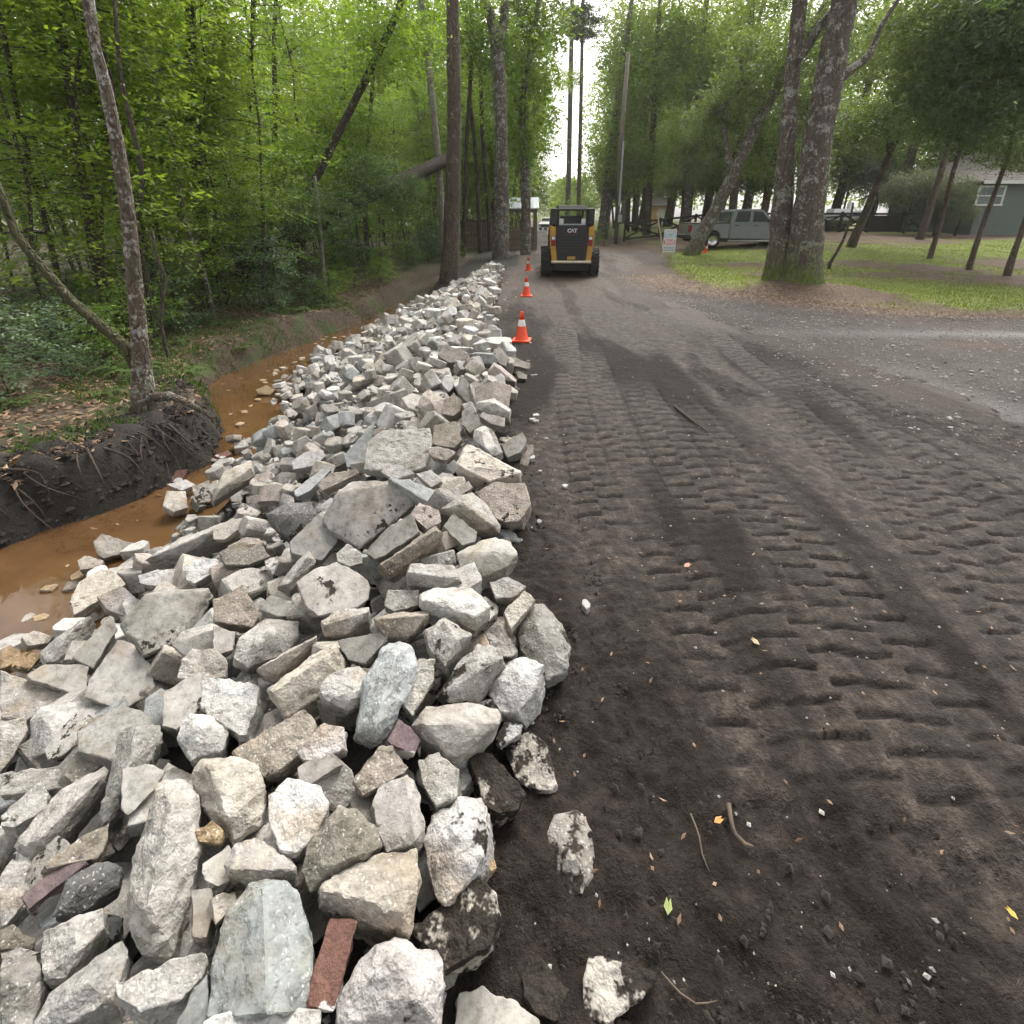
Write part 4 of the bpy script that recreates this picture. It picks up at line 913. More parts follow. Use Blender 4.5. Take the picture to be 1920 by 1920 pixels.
def tree(name, label, paths, bark, loc=None, cat='tree', group=None, crowns=(), part='trunk', jit=.16, step=.28):
    """paths: list of (points, radii, part name) in world space; crowns: (mesh, world position, scale, rz)"""
    base = Vector(loc) if loc is not None else Vector(paths[0][0][0])
    t = thing(name, base, label, cat, group)
    for i, (pts, rad, pn) in enumerate(paths):
        P, R = resample([Vector(p) - base for p in pts], rad, step); mb = MB(); mb.tube(P, R, 14 if max(rad) > .12 else 8, jit, hash(label) % 50 + i)
        mb.obj(pn, bark, t, smooth=True)
    for me, pos, sc, rz in crowns:
        o = link('crown', me, None, t, loc=Vector(pos) - base); o.scale = (sc,) * 3 if not isinstance(sc, tuple) else sc; o.rotation_euler = (0, 0, rz)
    return t
def pxr(w, Y): return w / 2 * (Y * math.cos(PITCH) + .4) / FPX
def pxq(w, u, v, Y):
    z = (at(u, v, Y) - EYE).dot(FW); return w / 2 * z / math.hypot(FPX, u - 960)

OAK = [clump_crown(900 + i, 1, 1, .75, 120, 36, .085, M['leaf_oak'], 0, .32) for i in range(4)]
PINE = [clump_crown(920 + i, 1, 1, .9, 90, 50, .11, M['leaf_pine'], 0, .22) for i in range(2)]
BROAD = [clump_crown(940 + i, 1, 1, .95, 100, 36, .095, M['leaf_a']) for i in range(3)]
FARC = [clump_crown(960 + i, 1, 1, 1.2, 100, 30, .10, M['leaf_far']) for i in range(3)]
MOSS = [clump_crown(980 + i, 1, 1, .8, 90, 46, .16, M['moss_hang'], .35, .3) for i in range(2)]
DARK = [clump_crown(990 + i, 1, 1, .8, 100, 36, .08, M['leaf_b']) for i in range(2)]

def trk(pix, Y, zbase=None):
    if isinstance(Y, list):
        return [at(u, v, y) for (u, v, w), y in zip(pix, Y)], [pxq(w, u, v, y) for (u, v, w), y in zip(pix, Y)]
    pts = [at(u, v, Y) for u, v, w in pix]; rad = [pxq(w, u, v, Y) * .93 for u, v, w in pix]
    return pts, rad
rt = random.Random(21)
# ---- hand placed trees, left of the ditch
p, r = trk([(278, 790, 70), (270, 740, 50), (262, 640, 38), (250, 500, 35), (240, 400, 33), (222, 280, 31), (200, 170, 29), (180, 90, 27), (165, 0, 28), (150, -120, 26), (140, -260, 22)], 5.4)
pb, rb = trk([(258, 690, 30), (235, 650, 27), (130, 560, 25), (60, 480, 23), (30, 440, 22), (5, 375, 20), (-30, 280, 18)], 5.4)
ps, rs = trk([(290, 745, 24), (318, 742, 22), (352, 755, 18), (385, 775, 10)], 5.35)
T1 = tree('lichen_tree', 'lichen spotted tree leaning over the ditch bank with a mossy limb to the left', [(p, r, 'trunk'), (pb, rb, 'limb'), (ps, rs, 'root')], M['bark_spot'])
rr = random.Random(9)
for k in range(48):
    a = Vector((rr.uniform(-4.25, -3.6), rr.uniform(4.9, 5.5), 0)); a.z = float(Zg(a.x, a.y)) + .02; yy = rr.uniform(4.3, 5.4); e = Vector((float(XL(yy)) + rr.uniform(-.05, .15), yy, rr.uniform(-.75, -.6)))
    if k > 20: yy = rr.uniform(3.2, 4.9); a = Vector((float(XL(yy)) - rr.uniform(.25, .6), yy + rr.uniform(-.1, .3), 0)); a.z = float(Zg(a.x, a.y)) + .01; e = Vector((float(XL(yy)) + rr.uniform(-.2, .1), yy + rr.uniform(-.3, .2), rr.uniform(-.72, -.45)))
    m = a.lerp(e, .5) + Vector((rr.uniform(-.05, .2), rr.uniform(-.2, .0), rr.uniform(.0, .16)))
    P, R = resample([a - T1.location, m - T1.location, e - T1.location], [.011 * rr.uniform(.3, 1.7), .006 * rr.uniform(.4, 1.5), .002], .08)
    MB().tube(P, R, 6, .2, k).obj('root', M['root'], T1, smooth=True)
for o_ in T1.children:
    if o_.name.startswith('limb'): o_.data.materials.clear(); o_.data.materials.append(M['bark_moss'])
def add(name, label, pix, Y, bark, crowns=(), extra=(), zfix=True, group=None):
    pts, rad = trk(pix, Y)
    if zfix:
        b = pts[0].copy(); b.z = float(Zg(b.x, b.y)) - .3
        if b.x > 6: b.z = lawn_z(b.x, b.y) - .25
        if b.z < pts[0].z: pts.insert(0, b); rad.insert(0, rad[0] * 1.15)
    pa = [(pts, rad, 'trunk')]
    for e in extra: q, w = trk(e, Y); pa.append((q, w, 'limb'))
    return tree(name, label, pa, bark, crowns=crowns, group=group)
def cr(kind, u, v, Y, s, sz=None): return (rt.choice(kind), at(u, v, Y), s if sz is None else (s, s, sz), rt.uniform(0, 6.28))
add('forest_tree', 'straight brown trunk behind the mossy leaning limb', [(388, 545, 34), (380, 430, 28), (372, 330, 25), (362, 200, 24), (358, 80, 23), (356, -60, 22), (352, -250, 18)], 12.5, M['bark_dark'], [cr(BROAD, 350, 130, 12.3, 1.3)])
add('pine_tree', 'thick dark pine trunk at the far end of the rubble pile', [(842, 525, 40), (846, 440, 33), (850, 330, 30), (852, 200, 28), (850, 80, 27), (847, -60, 26), (842, -300, 24)], 18.4, M['bark_pine'], [])
add('lichen_trunk_tree', 'pale lichen covered forked trunk left of the skid steer', [(938, 492, 34), (940, 400, 29), (940, 300, 27), (938, 200, 26), (934, 110, 25), (922, 40, 20), (898, -40, 18), (870, -180, 14)], 24, M['bark_lichen'], [cr(BROAD, 890, 60, 24.5, 2.0)], extra=[[(935, 115, 20), (944, 40, 17), (950, -40, 15), (955, -180, 12)]])
add('white_barked_tree', 'slender white barked tree leaning beside the thick pine', [(834, 480, 15), (828, 400, 13), (824, 320, 13), (815, 230, 13), (803, 120, 13), (790, 0, 12), (778, -120, 11)], 19.6, M['bark_pale'], [cr(BROAD, 780, 60, 20, 1.6)])
add('roadside_tree', 'grey trunk beside the farthest traffic cone with dense leaves above', [(985, 488, 22), (986, 400, 19), (984, 320, 18), (980, 240, 17), (984, 160, 14), (1000, 70, 11), (1010, 0, 9)], 27, M['bark_lichen'], [cr(BROAD, 985, 250, 27, 1.9, 2.4), cr(BROAD, 970, 110, 27, 2.4, 2.6), cr(OAK, 995, 20, 28, 2.3)])
add('forest_tree', 'reddish trunk leaning left high in the upper left corner', [(190, 480, 24), (165, 380, 23), (140, 290, 22), (100, 180, 21), (78, 90, 19), (60, -40, 17)], 10.5, M['bark_pine'], [cr(BROAD, 60, 60, 10.5, 1.2)])
add('forest_tree', 'grey green trunk just left of the lichen spotted tree', [(180, 500, 22), (165, 400, 20), (150, 300, 19), (132, 190, 18), (118, 60, 17), (108, -80, 15)], 9.0, M['bark_dark'], [])
add('leaning_tree', 'dark trunk leaning right in the middle of the leafy wall', [(560, 420, 17), (610, 300, 16), (655, 210, 15), (700, 120, 15), (742, 30, 14), (770, -60, 12)], 15, M['bark_dark'], [cr(BROAD, 720, 60, 15, 1.4)])
lg = [(850, 292, 18), (836, 300, 22), (790, 322, 25), (720, 352, 28), (650, 385, 32), (570, 430, 42), (500, 478, 44), (440, 520, 46)]
q, w = trk(lg, [20.5, 19.8, 18.5, 17, 15.6, 14.4, 13.4, 12.8])
tree('fallen_tree', 'fallen mossy tree propped diagonally against the thick pine', [(q, w, 'trunk')], M['bark_log'], cat='tree', crowns=[cr(DARK, 772, 350, 16.6, .55), cr(DARK, 745, 375, 16.3, .7), cr(DARK, 690, 330, 15.8, 1.0), cr(DARK, 630, 390, 14.6, .9), cr(DARK, 560, 400, 13.6, 1.0), cr(DARK, 470, 440, 12.6, 1.0), cr(BROAD, 640, 250, 18, 1.5), cr(BROAD, 560, 300, 16, 1.3)])
for k, (pix, Y) in enumerate([([(612, 560, 9), (606, 500, 8), (600, 420, 8), (590, 330, 7)], 14), ([(1005 - 85, 470, 10), (915, 380, 9), (905, 260, 9), (900, 100, 8), (890, -40, 7)], 30), ([(868, 470, 9), (872, 380, 9), (876, 250, 8), (884, 100, 8), (880, -40, 7)], 26), ([(900, 455, 9), (897, 390, 9), (893, 300, 8), (880, 180, 8)], 28), ([(690, 480, 10), (684, 380, 10), (690, 260, 9), (700, 140, 8), (705, -30, 8)], 20), ([(505, 470, 12), (512, 350, 11), (516, 220, 11), (514, 90, 10), (520, -50, 9)], 17), ([(300, 600, 9), (310, 520, 8), (290, 470, 7), (286, 430, 6)], 7.5), ([(450, 400, 12), (462, 280, 12), (470, 130, 11), (478, -50, 10)], 19), ([(240, 470, 14), (262, 380, 13), (268, 330, 12), (250, 250, 12), (226, 140, 10), (215, 0, 9)], 8.5)]):
    add('slender_tree', ['thin pale stem rising from the ditch bank near the fallen tree', 'slender trunk between the lichen forked trunk and the plank fence', 'slim trunk just right of the thick pine', 'slim grey stem in front of the dark wood right of the pine', 'thin dark trunk left of the white barked tree', 'thin dark trunk in the leafy wall, upper middle left', 'crooked twig like sapling right of the lichen spotted tree', 'thin upright trunk behind the leafy wall, left of centre', 'crooked red brown stem behind the lichen spotted tree'][k], pix, Y, M['bark_dark'] if k != 0 else M['bark_pale'])

# ---- random understory, copied from prototypes
PROT = [sapling(31, 7.5, .8, 1.8, 180, 38, .092, M['leaf_a'], M['bark_dark']), sapling(32, 6.5, .5, 1.6, 180, 38, .088, M['leaf_c'], M['bark_dark']),
        sapling(33, 8.5, 1.2, 2.0, 190, 38, .095, M['leaf_a'], M['bark_lichen']), sapling(34, 5, .3, 1.5, 130, 34, .08, M['leaf_b'], M['bark_dark'], 2), sapling(35, 9, 1.6, 2.1, 190, 38, .10, M['leaf_c'], M['bark_dark'])]
SHR = [sapling(41, 1.3, .05, .75, 60, 26, .07, M['leaf_b'], M['bark_dark'], 3), sapling(42, 1.0, .03, .7, 56, 26, .065, M['leaf_a'], M['bark_dark'], 3), sapling(43, 1.7, .1, .85, 70, 26, .075, M['leaf_blue'], M['bark_dark'], 2)]
def plant(name, pr, x, y, sc, label, cat, group, z=None):
    z = float(Zg(x, y)) - .05 if z is None else z
    t = thing(name, (x, y, z), label, cat, group, rt.uniform(0, 6.28)); t.scale = (sc,) * 3
    link('trunk' if cat == 'tree' else 'stem', pr[0], None, t); link('crown' if cat == 'tree' else 'foliage', pr[1], None, t)
    return t
def spot(x, y):
    u, v, d = proj((x, y, 0)); dep = 'near the ditch' if y < 11 else 'farther in' if y < 17 else 'well back' if y < 26 else 'deep inside'
    for lim, nm in ((90, 'at the left edge of the picture'), (230, 'behind the mossy limb'), (330, 'behind the lichen spotted tree'), (430, 'by the straight brown trunk'), (560, 'left of the fallen tree'), (700, 'behind the fallen tree'), (810, 'left of the white barked tree'), (900, 'beside the thick pine'), (2000, 'right of the thick pine')):
        if u < lim: return f'{nm}, {dep}'
def left_edge(y): return float(np.interp(y, [3, 5, 6.5, 8, 10, 12, 15, 18, 22, 30, 45, 70, 110], [-6.3, -6.0, -5.7, -6.1, -5.8, -5.2, -4.5, -4.0, -3.0, -2.2, -.8, 1.0, 2.0]))
pos = []
def free(x, y, d):
    return all((x - a) ** 2 + (y - b) ** 2 > d * d for a, b in pos)
def visible(x, y, z=2.0, m=160):
    u, v, d = proj((x, y, z)); return d > 1 and -m < u < 1920 + m
n = 0; tries = 0
while n < 72 and tries < 5000:
    tries += 1
    y = 7.2 + 32 * rt.random() ** 1.25; x = left_edge(y) - .1 - abs(rt.gauss(0, 4.2)) - (rt.random() ** 2) * 6
    if not visible(x, y, 2.5) or not free(x, y, 1.25): continue
    if 450 < proj((x, y, 1.5))[0] < 850 and y < 17.5: continue      # keeps the fallen tree in view
    pos.append((x, y)); k = rt.choice([0, 1, 2, 3, 4, 0, 1]); n += 1
    where = spot(x, y)
    kind = ['leafy green', 'yellow green', 'tall fresh green', 'dark bushy twin stemmed', 'tall yellow green'][k]
    plant('understory_tree', PROT[k], x, y, rt.uniform(.8, 1.15), f'{kind} young tree {where}', 'tree', 'leafy trees of the wood left of the ditch')
for k in range(14):      # leafy front row
    y = 8.2 + 8 * k / 14 + rt.uniform(-.3, .3); x = left_edge(y) - rt.uniform(.2, 1.6); q = rt.choice([0, 1, 1, 2])
    if 470 < proj((x, y, 1.5))[0] < 850: continue
    pos.append((x, y))
    plant('understory_tree', PROT[q], x, y, rt.uniform(.8, 1.05), f"{['leafy green', 'yellow green', 'tall fresh green'][q]} front row tree {spot(x, y)}", 'tree', 'leafy trees of the wood left of the ditch')
n = 0; tries = 0; pos2 = []
while n < 60 and tries < 4000:
    tries += 1
    y = 4.3 + 22 * rt.random() ** 1.5; x = left_edge(y) - .1 - abs(rt.gauss(0, 2.2)) + .3
    if not visible(x, y, .3, 60) or any((x - a) ** 2 + (y - b) ** 2 < .5 for a, b in pos2): continue
    pos2.append((x, y)); k = rt.choice([0, 1, 2, 0, 1]); n += 1
    where = spot(x, y)
    plant('shrub', SHR[k], x, y, rt.uniform(.55, 1.05), f"{['dark glossy', 'fresh green', 'blue green'][k]} low shrub {where}", 'shrub', 'low shrubs under the trees left of the ditch')
# tall canopy trees behind, trunks told apart, crowns above
n = 0; tries = 0
while n < 15 and tries < 3000:
    tries += 1
    y = 13 + 40 * rt.random(); x = left_edge(y) - 1.5 - rt.random() * 16
    if not visible(x, y, 4, 40) or not free(x, y, 1.6): continue
    pos.append((x, y)); n += 1; h = rt.uniform(13, 19); rb_ = rt.uniform(.1, .2); lean = Vector((rt.uniform(-.05, .05), rt.uniform(-.03, .03), 0))
    z = float(Zg(x, y)) - .3
    pts = [Vector((x, y, z)) + lean * h * f + Vector((rt.uniform(-.1, .1), 0, h * f)) for f in (0, .15, .35, .55, .75, 1)]
    c = [(rt.choice(BROAD), pts[3] + Vector((rt.uniform(-1.4, 1.4), rt.uniform(-1, 1), 0)), rt.uniform(1.6, 2.3), rt.uniform(0, 6))]
    tree('canopy_tree', ('slim ' if rb_ < .15 else 'stout ') + 'tall trunk ' + spot(x, y), [(pts, [rb_ * 1.2, rb_, rb_ * .9, rb_ * .8, rb_ * .6, rb_ * .3], 'trunk')], rt.choice([M['bark_dark'], M['bark_pine'], M['bark_lichen']]), group='tall trees of the wood left of the ditch', crowns=c, step=1.2)
# trees lining the road farther on, both sides of the bright gap
for k, (x, y, s, h) in enumerate([(-1.2, 33, 2.6, 7), (-1.6, 40, 3.0, 10), (-.6, 48, 3.2, 9), (-.2, 58, 3.6, 12), (.6, 72, 4.4, 14), (1.2, 90, 5, 17), (2.2, 115, 6, 20), (-3.2, 36, 3, 12)]):
    pts = [Vector((x, y, -.3)), Vector((x + .1, y, h * .5)), Vector((x - .1, y, h * 1.25))]
    tree('roadside_tree', ['bushy tree at the left verge by the shed', 'leafy tree behind the plank fence', 'tree on the left verge past the shed', 'fourth leafy tree along the left verge', 'pale leafy tree far along the left verge', 'pale far tree left of the bright gap', 'farthest pale tree left of the bright gap', 'tall leafy tree behind the shed'][k], [(pts, [.16, .13, .05], 'trunk')], M['bark_dark'], group='trees along the left verge',
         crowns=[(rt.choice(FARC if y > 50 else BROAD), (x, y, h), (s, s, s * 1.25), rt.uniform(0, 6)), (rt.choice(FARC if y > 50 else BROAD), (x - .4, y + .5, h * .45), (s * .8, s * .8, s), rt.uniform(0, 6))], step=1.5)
for k, (u, Y, w, vb) in enumerate([(1064, 90, 9, 425), (1084, 72, 7, 428)]):
    b = at(u, vb, Y); b.z = -.2
    pts = [b, at(u + 3, 300, Y), at(u + 6, 150, Y), at(u + 9, 0, Y), at(u + 12, -200, Y)]
    tree('tall_pine', ['reddish bare pine trunk in the bright sky gap', 'darker slim pine trunk, right of the reddish one in the gap', 'faint slim pine at the left of the bright gap', 'thin pale pine at the right of the bright gap'][k], [(pts, [pxr(w * 1.15, Y), pxr(w, Y), pxr(w * .9, Y), pxr(w * .8, Y), pxr(w * .5, Y)], 'trunk')], M['bark_pine'], group='tall pines beyond the road end', crowns=[(rt.choice(PINE), at(u + 8, -120, Y), (5, 5, 4.5), 1.0), (rt.choice(PINE), at(u + 14, 40, Y), (3.0, 3.0, 2.2), 2.0), (rt.choice(FARC), at(u - 8, 150, Y), (1.7, 1.7, 1.3), 3.0), (rt.choice(FARC), at(u + 10, 385, Y), (2.2, 2.2, 1.6), 4.0)], step=3)

# ---- right hand side
p1, r1 = trk([(1452, 560, 100), (1458, 535, 76), (1462, 470, 52), (1466, 400, 44), (1475, 280, 37), (1484, 160, 33), (1494, 60, 31), (1502, -20, 33), (1512, -140, 30)], 14.1)
p2, r2 = trk([(1500, 575, 132), (1502, 545, 100), (1508, 480, 74), (1516, 400, 66), (1530, 290, 64), (1546, 190, 62), (1562, 100, 61), (1584, 0, 58), (1606, -110, 66)], 13.6)
l1, w1 = trk([(1560, 160, 26), (1600, 128, 20), (1632, 100, 15), (1652, 50, 12), (1684, 0, 10), (1720, -60, 8)], 13.6)
l2, w2 = trk([(1488, 120, 22), (1512, 90, 20), (1540, 45, 18), (1566, 15, 18)], 14.0)
tree('twin_trunk_oak', 'great twin trunked oak with lichen patches and a mossy foot at the lawn edge', [(p2, r2, 'trunk'), (p1, r1, 'trunk'), (l1, w1, 'limb'), (l2, w2, 'limb')], M['bark_oak'], loc=(7.35, 13.8, lawn_z(7.35, 13.8)), crowns=[cr(OAK, 1480, -60, 14.5, .9)], step=.2)
add('leaning_oak', 'oak trunk leaning far to the right in front of the pickup', [(1298, 474, 40), (1310, 450, 30), (1345, 388, 26), (1388, 300, 25), (1412, 245, 24), (1445, 185, 22), (1490, 100, 20), (1535, 30, 18), (1580, -40, 16)], 25.2, M['bark_oak'], [cr(OAK, 1440, 120, 25.5, 2.1), cr(OAK, 1560, 40, 25, 2.0), cr(OAK, 1380, 190, 25.8, 1.6), cr(OAK, 1340, 230, 26, 1.5)],
    extra=[[(1372, 325, 16), (1362, 280, 13), (1358, 240, 12), (1362, 210, 9)], [(1360, 195, 9), (1380, 180, 8), (1392, 150, 8), (1388, 110, 6)], [(1340, 215, 8), (1360, 200, 8), (1372, 185, 7)]])
add('dark_oak', 'dark slanting oak with two limbs in front of the boat', [(1592, 470, 24), (1605, 440, 20), (1625, 395, 18), (1645, 345, 17), (1664, 300, 17), (1676, 270, 14), (1690, 250, 12), (1735, 225, 8)], 26, M['bark_dark'], [cr(OAK, 1700, 200, 25, 2.1), cr(OAK, 1640, 230, 26, 1.5)], extra=[[(1668, 285, 12), (1664, 250, 10), (1668, 200, 8)]])
add('dead_sapling', 'thin dead stem leaning over the lawn right of the great oak', [(1556, 494, 8), (1568, 474, 7), (1582, 448, 6), (1592, 420, 5), (1600, 380, 4)], 18.6, M['bark_dark'])
lawn_pix = [([(1722, 455, 20), (1738, 410, 17), (1752, 360, 16), (1768, 310, 15), (1790, 220, 14), (1810, 120, 12)], 30, 'brown pine trunk standing close behind another, left of the thin lawn trees'),
            ([(1744, 481, 14), (1760, 430, 12), (1780, 350, 11), (1800, 277, 11), (1820, 190, 10), (1840, 100, 9)], 21.5, 'thin reddish lawn tree, leftmost of the three slender ones'),
            ([(1819, 495, 15), (1840, 430, 12), (1866, 360, 11), (1890, 290, 11), (1912, 200, 10), (1940, 90, 9)], 18.2, 'slender lawn tree crossing in front of the house window'),
            ([(1892, 504, 18), (1906, 460, 14), (1922, 415, 13), (1944, 350, 12), (1975, 260, 11)], 16.6, 'slender lawn tree at the right edge of the picture')]
cs = [[cr(OAK, 1780, 120, 28, 2.6), cr(OAK, 1720, 60, 29, 2.4)], [cr(DARK, 1790, 150, 21, 2.2), cr(DARK, 1730, 200, 21.5, 1.7), cr(DARK, 1820, 40, 21, 2.2), cr(OAK, 1700, 90, 21.5, 1.9)],
      [cr(DARK, 1880, 170, 18, 2.0), cr(DARK, 1830, 90, 18.5, 2.1), cr(DARK, 1900, 30, 18, 2.2), cr(DARK, 1800, 230, 18.6, 1.25)], [cr(DARK, 1935, 120, 17, 2.0), cr(DARK, 1895, 240, 17, 1.2), cr(OAK, 1880, 285, 19, .9), cr(OAK, 1925, 290, 18, .8), cr(DARK, 1890, 20, 17, 1.8), cr(OAK, 1740, 20, 19, 1.7)]]
for (pix, Y, lab), c in zip(lawn_pix, cs): add('lawn_tree', lab, pix, Y, M['bark_pine'], c, group='slender trees on the lawn')
# grove behind pickup and fence
k = 0; n = 0
grove = [(1130, 46, 20, 415, 2.6), (1190, 52, 12, 418, 2.8), (1215, 44, 13, 430, 2.6), (1250, 56, 15, 425, 3.2), (1285, 42, 16, 432, 2.6), (1318, 48, 15, 428, 3), (1345, 40, 12, 430, 2.4), (1372, 36, 14, 430, 2.4), (1396, 44, 17, 425, 2.9), (1425, 38, 14, 420, 2.6), (1450, 46, 14, 420, 2.9), (1560, 46, 16, 420, 3), (1625, 50, 14, 420, 3.2), (1680, 44, 16, 425, 2.9), (1765, 42, 14, 425, 2.8), (1800, 48, 15, 425, 3), (1860, 44, 13, 420, 3), (1200, 66, 10, 420, 3.8), (1280, 62, 10, 420, 3.8), (1340, 60, 10, 420, 3.8), (1165, 80, 12, 420, 4.6), (1230, 78, 12, 420, 4.6)]
desc = ['grey', 'brown', 'pinkish', 'dark']
for i, (u, Y, w, vb, s) in enumerate(grove):
    b = at(u, vb, Y); b.z = float(rise(b.x, b.y)) - .2; h = rt.uniform(14, 18) * max(1, Y / 46)
    ln = rt.uniform(-.05, .09)
    pts = [b + Vector((ln * h * f + rt.uniform(-.12, .12), 0, h * f)) for f in (0, .12, .3, .5, .7, 1)]; r0 = pxr(w, Y)
    c = [(rt.choice(FARC if Y > 43 else OAK + BROAD + FARC), pts[2 + j % 3] + Vector((rt.uniform(-2, 2), rt.uniform(-1.5, 1.5), rt.uniform(0, 2.5))), s * rt.uniform(.75, 1.0), rt.uniform(0, 6)) for j in range(4)] + [(rt.choice(OAK), pts[1] + Vector((rt.uniform(-2.4, 2.4), 1, 2.2)), s * .62, 0)]
    side = 'left of the utility pole' if u < 1150 else 'behind the rail fence near the pole' if u < 1300 else 'behind the pickup' if u < 1480 else 'behind the boat' if u < 1700 else 'beside the green house'
    tree('grove_tree', f'{desc[i % 4]} trunked leafy tree {side}' + (', far back' if Y > 50 else ', close to the fence'), [(pts, [r0 * 1.2, r0, r0 * .9, r0 * .8, r0 * .6, r0 * .3], 'trunk')], [M['bark_oak'], M['bark_pine'], M['bark_pine'], M['bark_dark']][i % 4], group='grove behind the lawn', crowns=c, step=1.2)
for i, (u, v, Y, s) in enumerate([(1650, 330, 42, 2.0), (1716, 345, 35, 1.7), (1775, 350, 33.2, 1.5), (1600, 300, 46, 1.9), (1803, 395, 32.8, .9), (1742, 395, 33.6, 1.1)]):
    c = at(u, v, Y); g = c.copy(); g.z = float(rise(c.x, c.y)) - .1
    tree('moss_draped_shrub', ['grey green moss draped bush right of the dark oak', 'large pale grey green moss draped bush over the dark gate', 'moss draped bush left of the green house', 'moss draped bush above the boat', 'low grey green bush at the house corner', 'low moss draped bush behind the dark gate'][i], [([g, g.lerp(c, .5) + Vector((.1, 0, 0)), c], [.09, .07, .03], 'trunk')], M['bark_dark'], cat='bush', group='moss draped bushes before the house', crowns=[(rt.choice(MOSS), c, (s, s, s * .95), rt.uniform(0, 6))], step=.6)
# undergrowth right behind the fence and near the pole
for i, (u, v, Y, s) in enumerate([(1135, 440, 36, 1.0), (1120, 445, 38, .9), (1285, 425, 43, .9), (1850, 425, 34.5, .9)]):
    c = at(u, v, Y); plant('shrub', SHR[i % 2], c.x, c.y, s, ['round green shrub at the foot of the utility pole', 'green shrub behind the skid steer on the right verge', 'dark shrub behind the rail fence', 'shrub against the green house wall'][i], 'shrub', None, float(rise(c.x, c.y)) - .05)

# foliage of the verges hanging into the bright gap
for k, (u, v, Y, s) in enumerate([(996, 130, 40, 2.0), (990, 30, 38, 2.2), (1000, 250, 46, 2.0), (1004, 330, 60, 2.2), (1180, 60, 52, 2.6), (1170, 190, 55, 2.4), (1210, 30, 48, 3.2), (1290, 40, 44, 3.0), (1390, 20, 40, 2.8), (1180, 280, 50, 2.4), (1138, 330, 62, 2.0)]):
    c = at(u, v, Y); x = c.x - (1.2 if u < 1060 else -1.2); g = Vector((x, Y, float(rise(x, Y)) - .2))
    tree('verge_tree', ['light leafy tree reaching into the gap from the left', 'topmost leafy tree left of the sky gap', 'leafy tree above the shed roof', 'pale leafy tree above the far white car', 'tall light tree just right of the sky gap', 'light leafy tree behind the utility pole', 'tall tree top right of the utility pole', 'tall tree top above the sale sign', 'tall tree top above the pickup', 'bushy tree right of the utility pole', 'pale bushy tree left of the utility pole'][k], [([g, g.lerp(c, .5) + Vector((.15, 0, 0)), c], [.15, .11, .05], 'trunk')], M['bark_pine'], group='trees bordering the bright gap', crowns=[(rt.choice(FARC), c, (s, s, s * 1.15), rt.uniform(0, 6)), (rt.choice(FARC), c + Vector((rt.uniform(-1, 1), 1, -s * 1.1)), s * .8, rt.uniform(0, 6))], step=1.5)
# far woods reading as one mass
rg = np.random.default_rng(4); C = []; K = []
def band(n, x0, x1, y0, y1, h):
    x = rg.uniform(x0, x1, n); y = rg.uniform(y0, y1, n); z = rg.random(n) ** .8 * h + (3.2 if x0 > 10 else 0)
    C.append(np.stack([x, y, z], -1)); K.append(np.clip(vnoise(x, z, .35, 7) * .9 + rg.normal(size=n) * .08, 0, 1))
band(26000, -75, -9, 44, 78, 20); band(9000, -24, -4, 60, 90, 22); band(9000, -6, 2, 95, 150, 20); band(24000, 18, 120, 85, 120, 24); band(9000, 16, 40, 100, 140, 26); band(5000, 10, 16, 110, 150, 9); band(5000, 2, 30, 170, 230, 14)
C = np.concatenate(C); K = np.concatenate(K)
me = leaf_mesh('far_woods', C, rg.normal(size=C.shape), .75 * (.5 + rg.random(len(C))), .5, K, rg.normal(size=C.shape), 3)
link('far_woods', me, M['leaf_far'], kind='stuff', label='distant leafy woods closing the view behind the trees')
# ------------------------------------------------------------------ paints
M.update(
    yellow=plain('machine_yellow', (.44, .235, .028), .5, wear=.12), black=plain('black_paint', (.006, .006, .007), .5, wear=.2), dkgrey=plain('dark_grey_plastic', (.014, .0145, .016), .6),
    rubber=plain('rubber', (.014, .014, .0145), .85, wear=.25), rim=plain('rim_paint', (.3, .3, .3), .4, .6), redlens=plain('red_lens', (.28, .012, .014), .25), whitelens=plain('white_lens', (.6, .6, .6), .25),
    white=plain('white_paint', (.62, .63, .65), .5, wear=.06), cream=plain('cream_paint', (.62, .55, .4), .6), silver=plain('silver_car_paint', (.19, .215, .235), .3, .6, wear=.04, Coat_Weight=.8), trim=plain('dark_trim', (.03, .03, .032), .55),
    glass=m_glass('tinted_glass'), glass_l=m_glass('cab_glass', (.10, .125, .13)), chrome=plain('chrome', (.6, .61, .62), .2, .9), orange=plain('cone_orange', (.72, .06, .008), .5, wear=.07), reflect=plain('reflective_sleeve', (.8, .78, .77), .35, wear=.05),
    wood=plain('weathered_wood', (.17, .135, .09), .85, wear=.25), fence=plain('dark_fence_paint', (.022, .018, .015), .8, wear=.25), pole=plain('pole_wood', (.16, .135, .115), .9, wear=.2), siding=plain('green_siding', (.1, .128, .112), .7, wear=.08),
    shingle=plain('roof_shingle', (.17, .155, .145), .9, wear=.25), metalroof=plain('pale_metal_roof', (.55, .62, .66), .4, wear=.1), red=plain('sign_red', (.62, .05, .07), .6), greyprint=plain('grey_print', (.30, .33, .36), .7), blueprint=plain('pale_blue_print', (.42, .55, .62), .7), boatwhite=plain('boat_gelcoat', (.78, .8, .83), .35, wear=.04), teal=plain('teal_stripe', (.02, .06, .075), .4), galv=plain('galvanised_box', (.38, .41, .42), .5, .4), stone=plain('pale_pebbles', (.34, .325, .3), .9, wear=.2), twig=plain('dry_twigs', (.1, .075, .055), .9, wear=.3), amber=plain('porch_tan', (.6, .36, .17), .8))

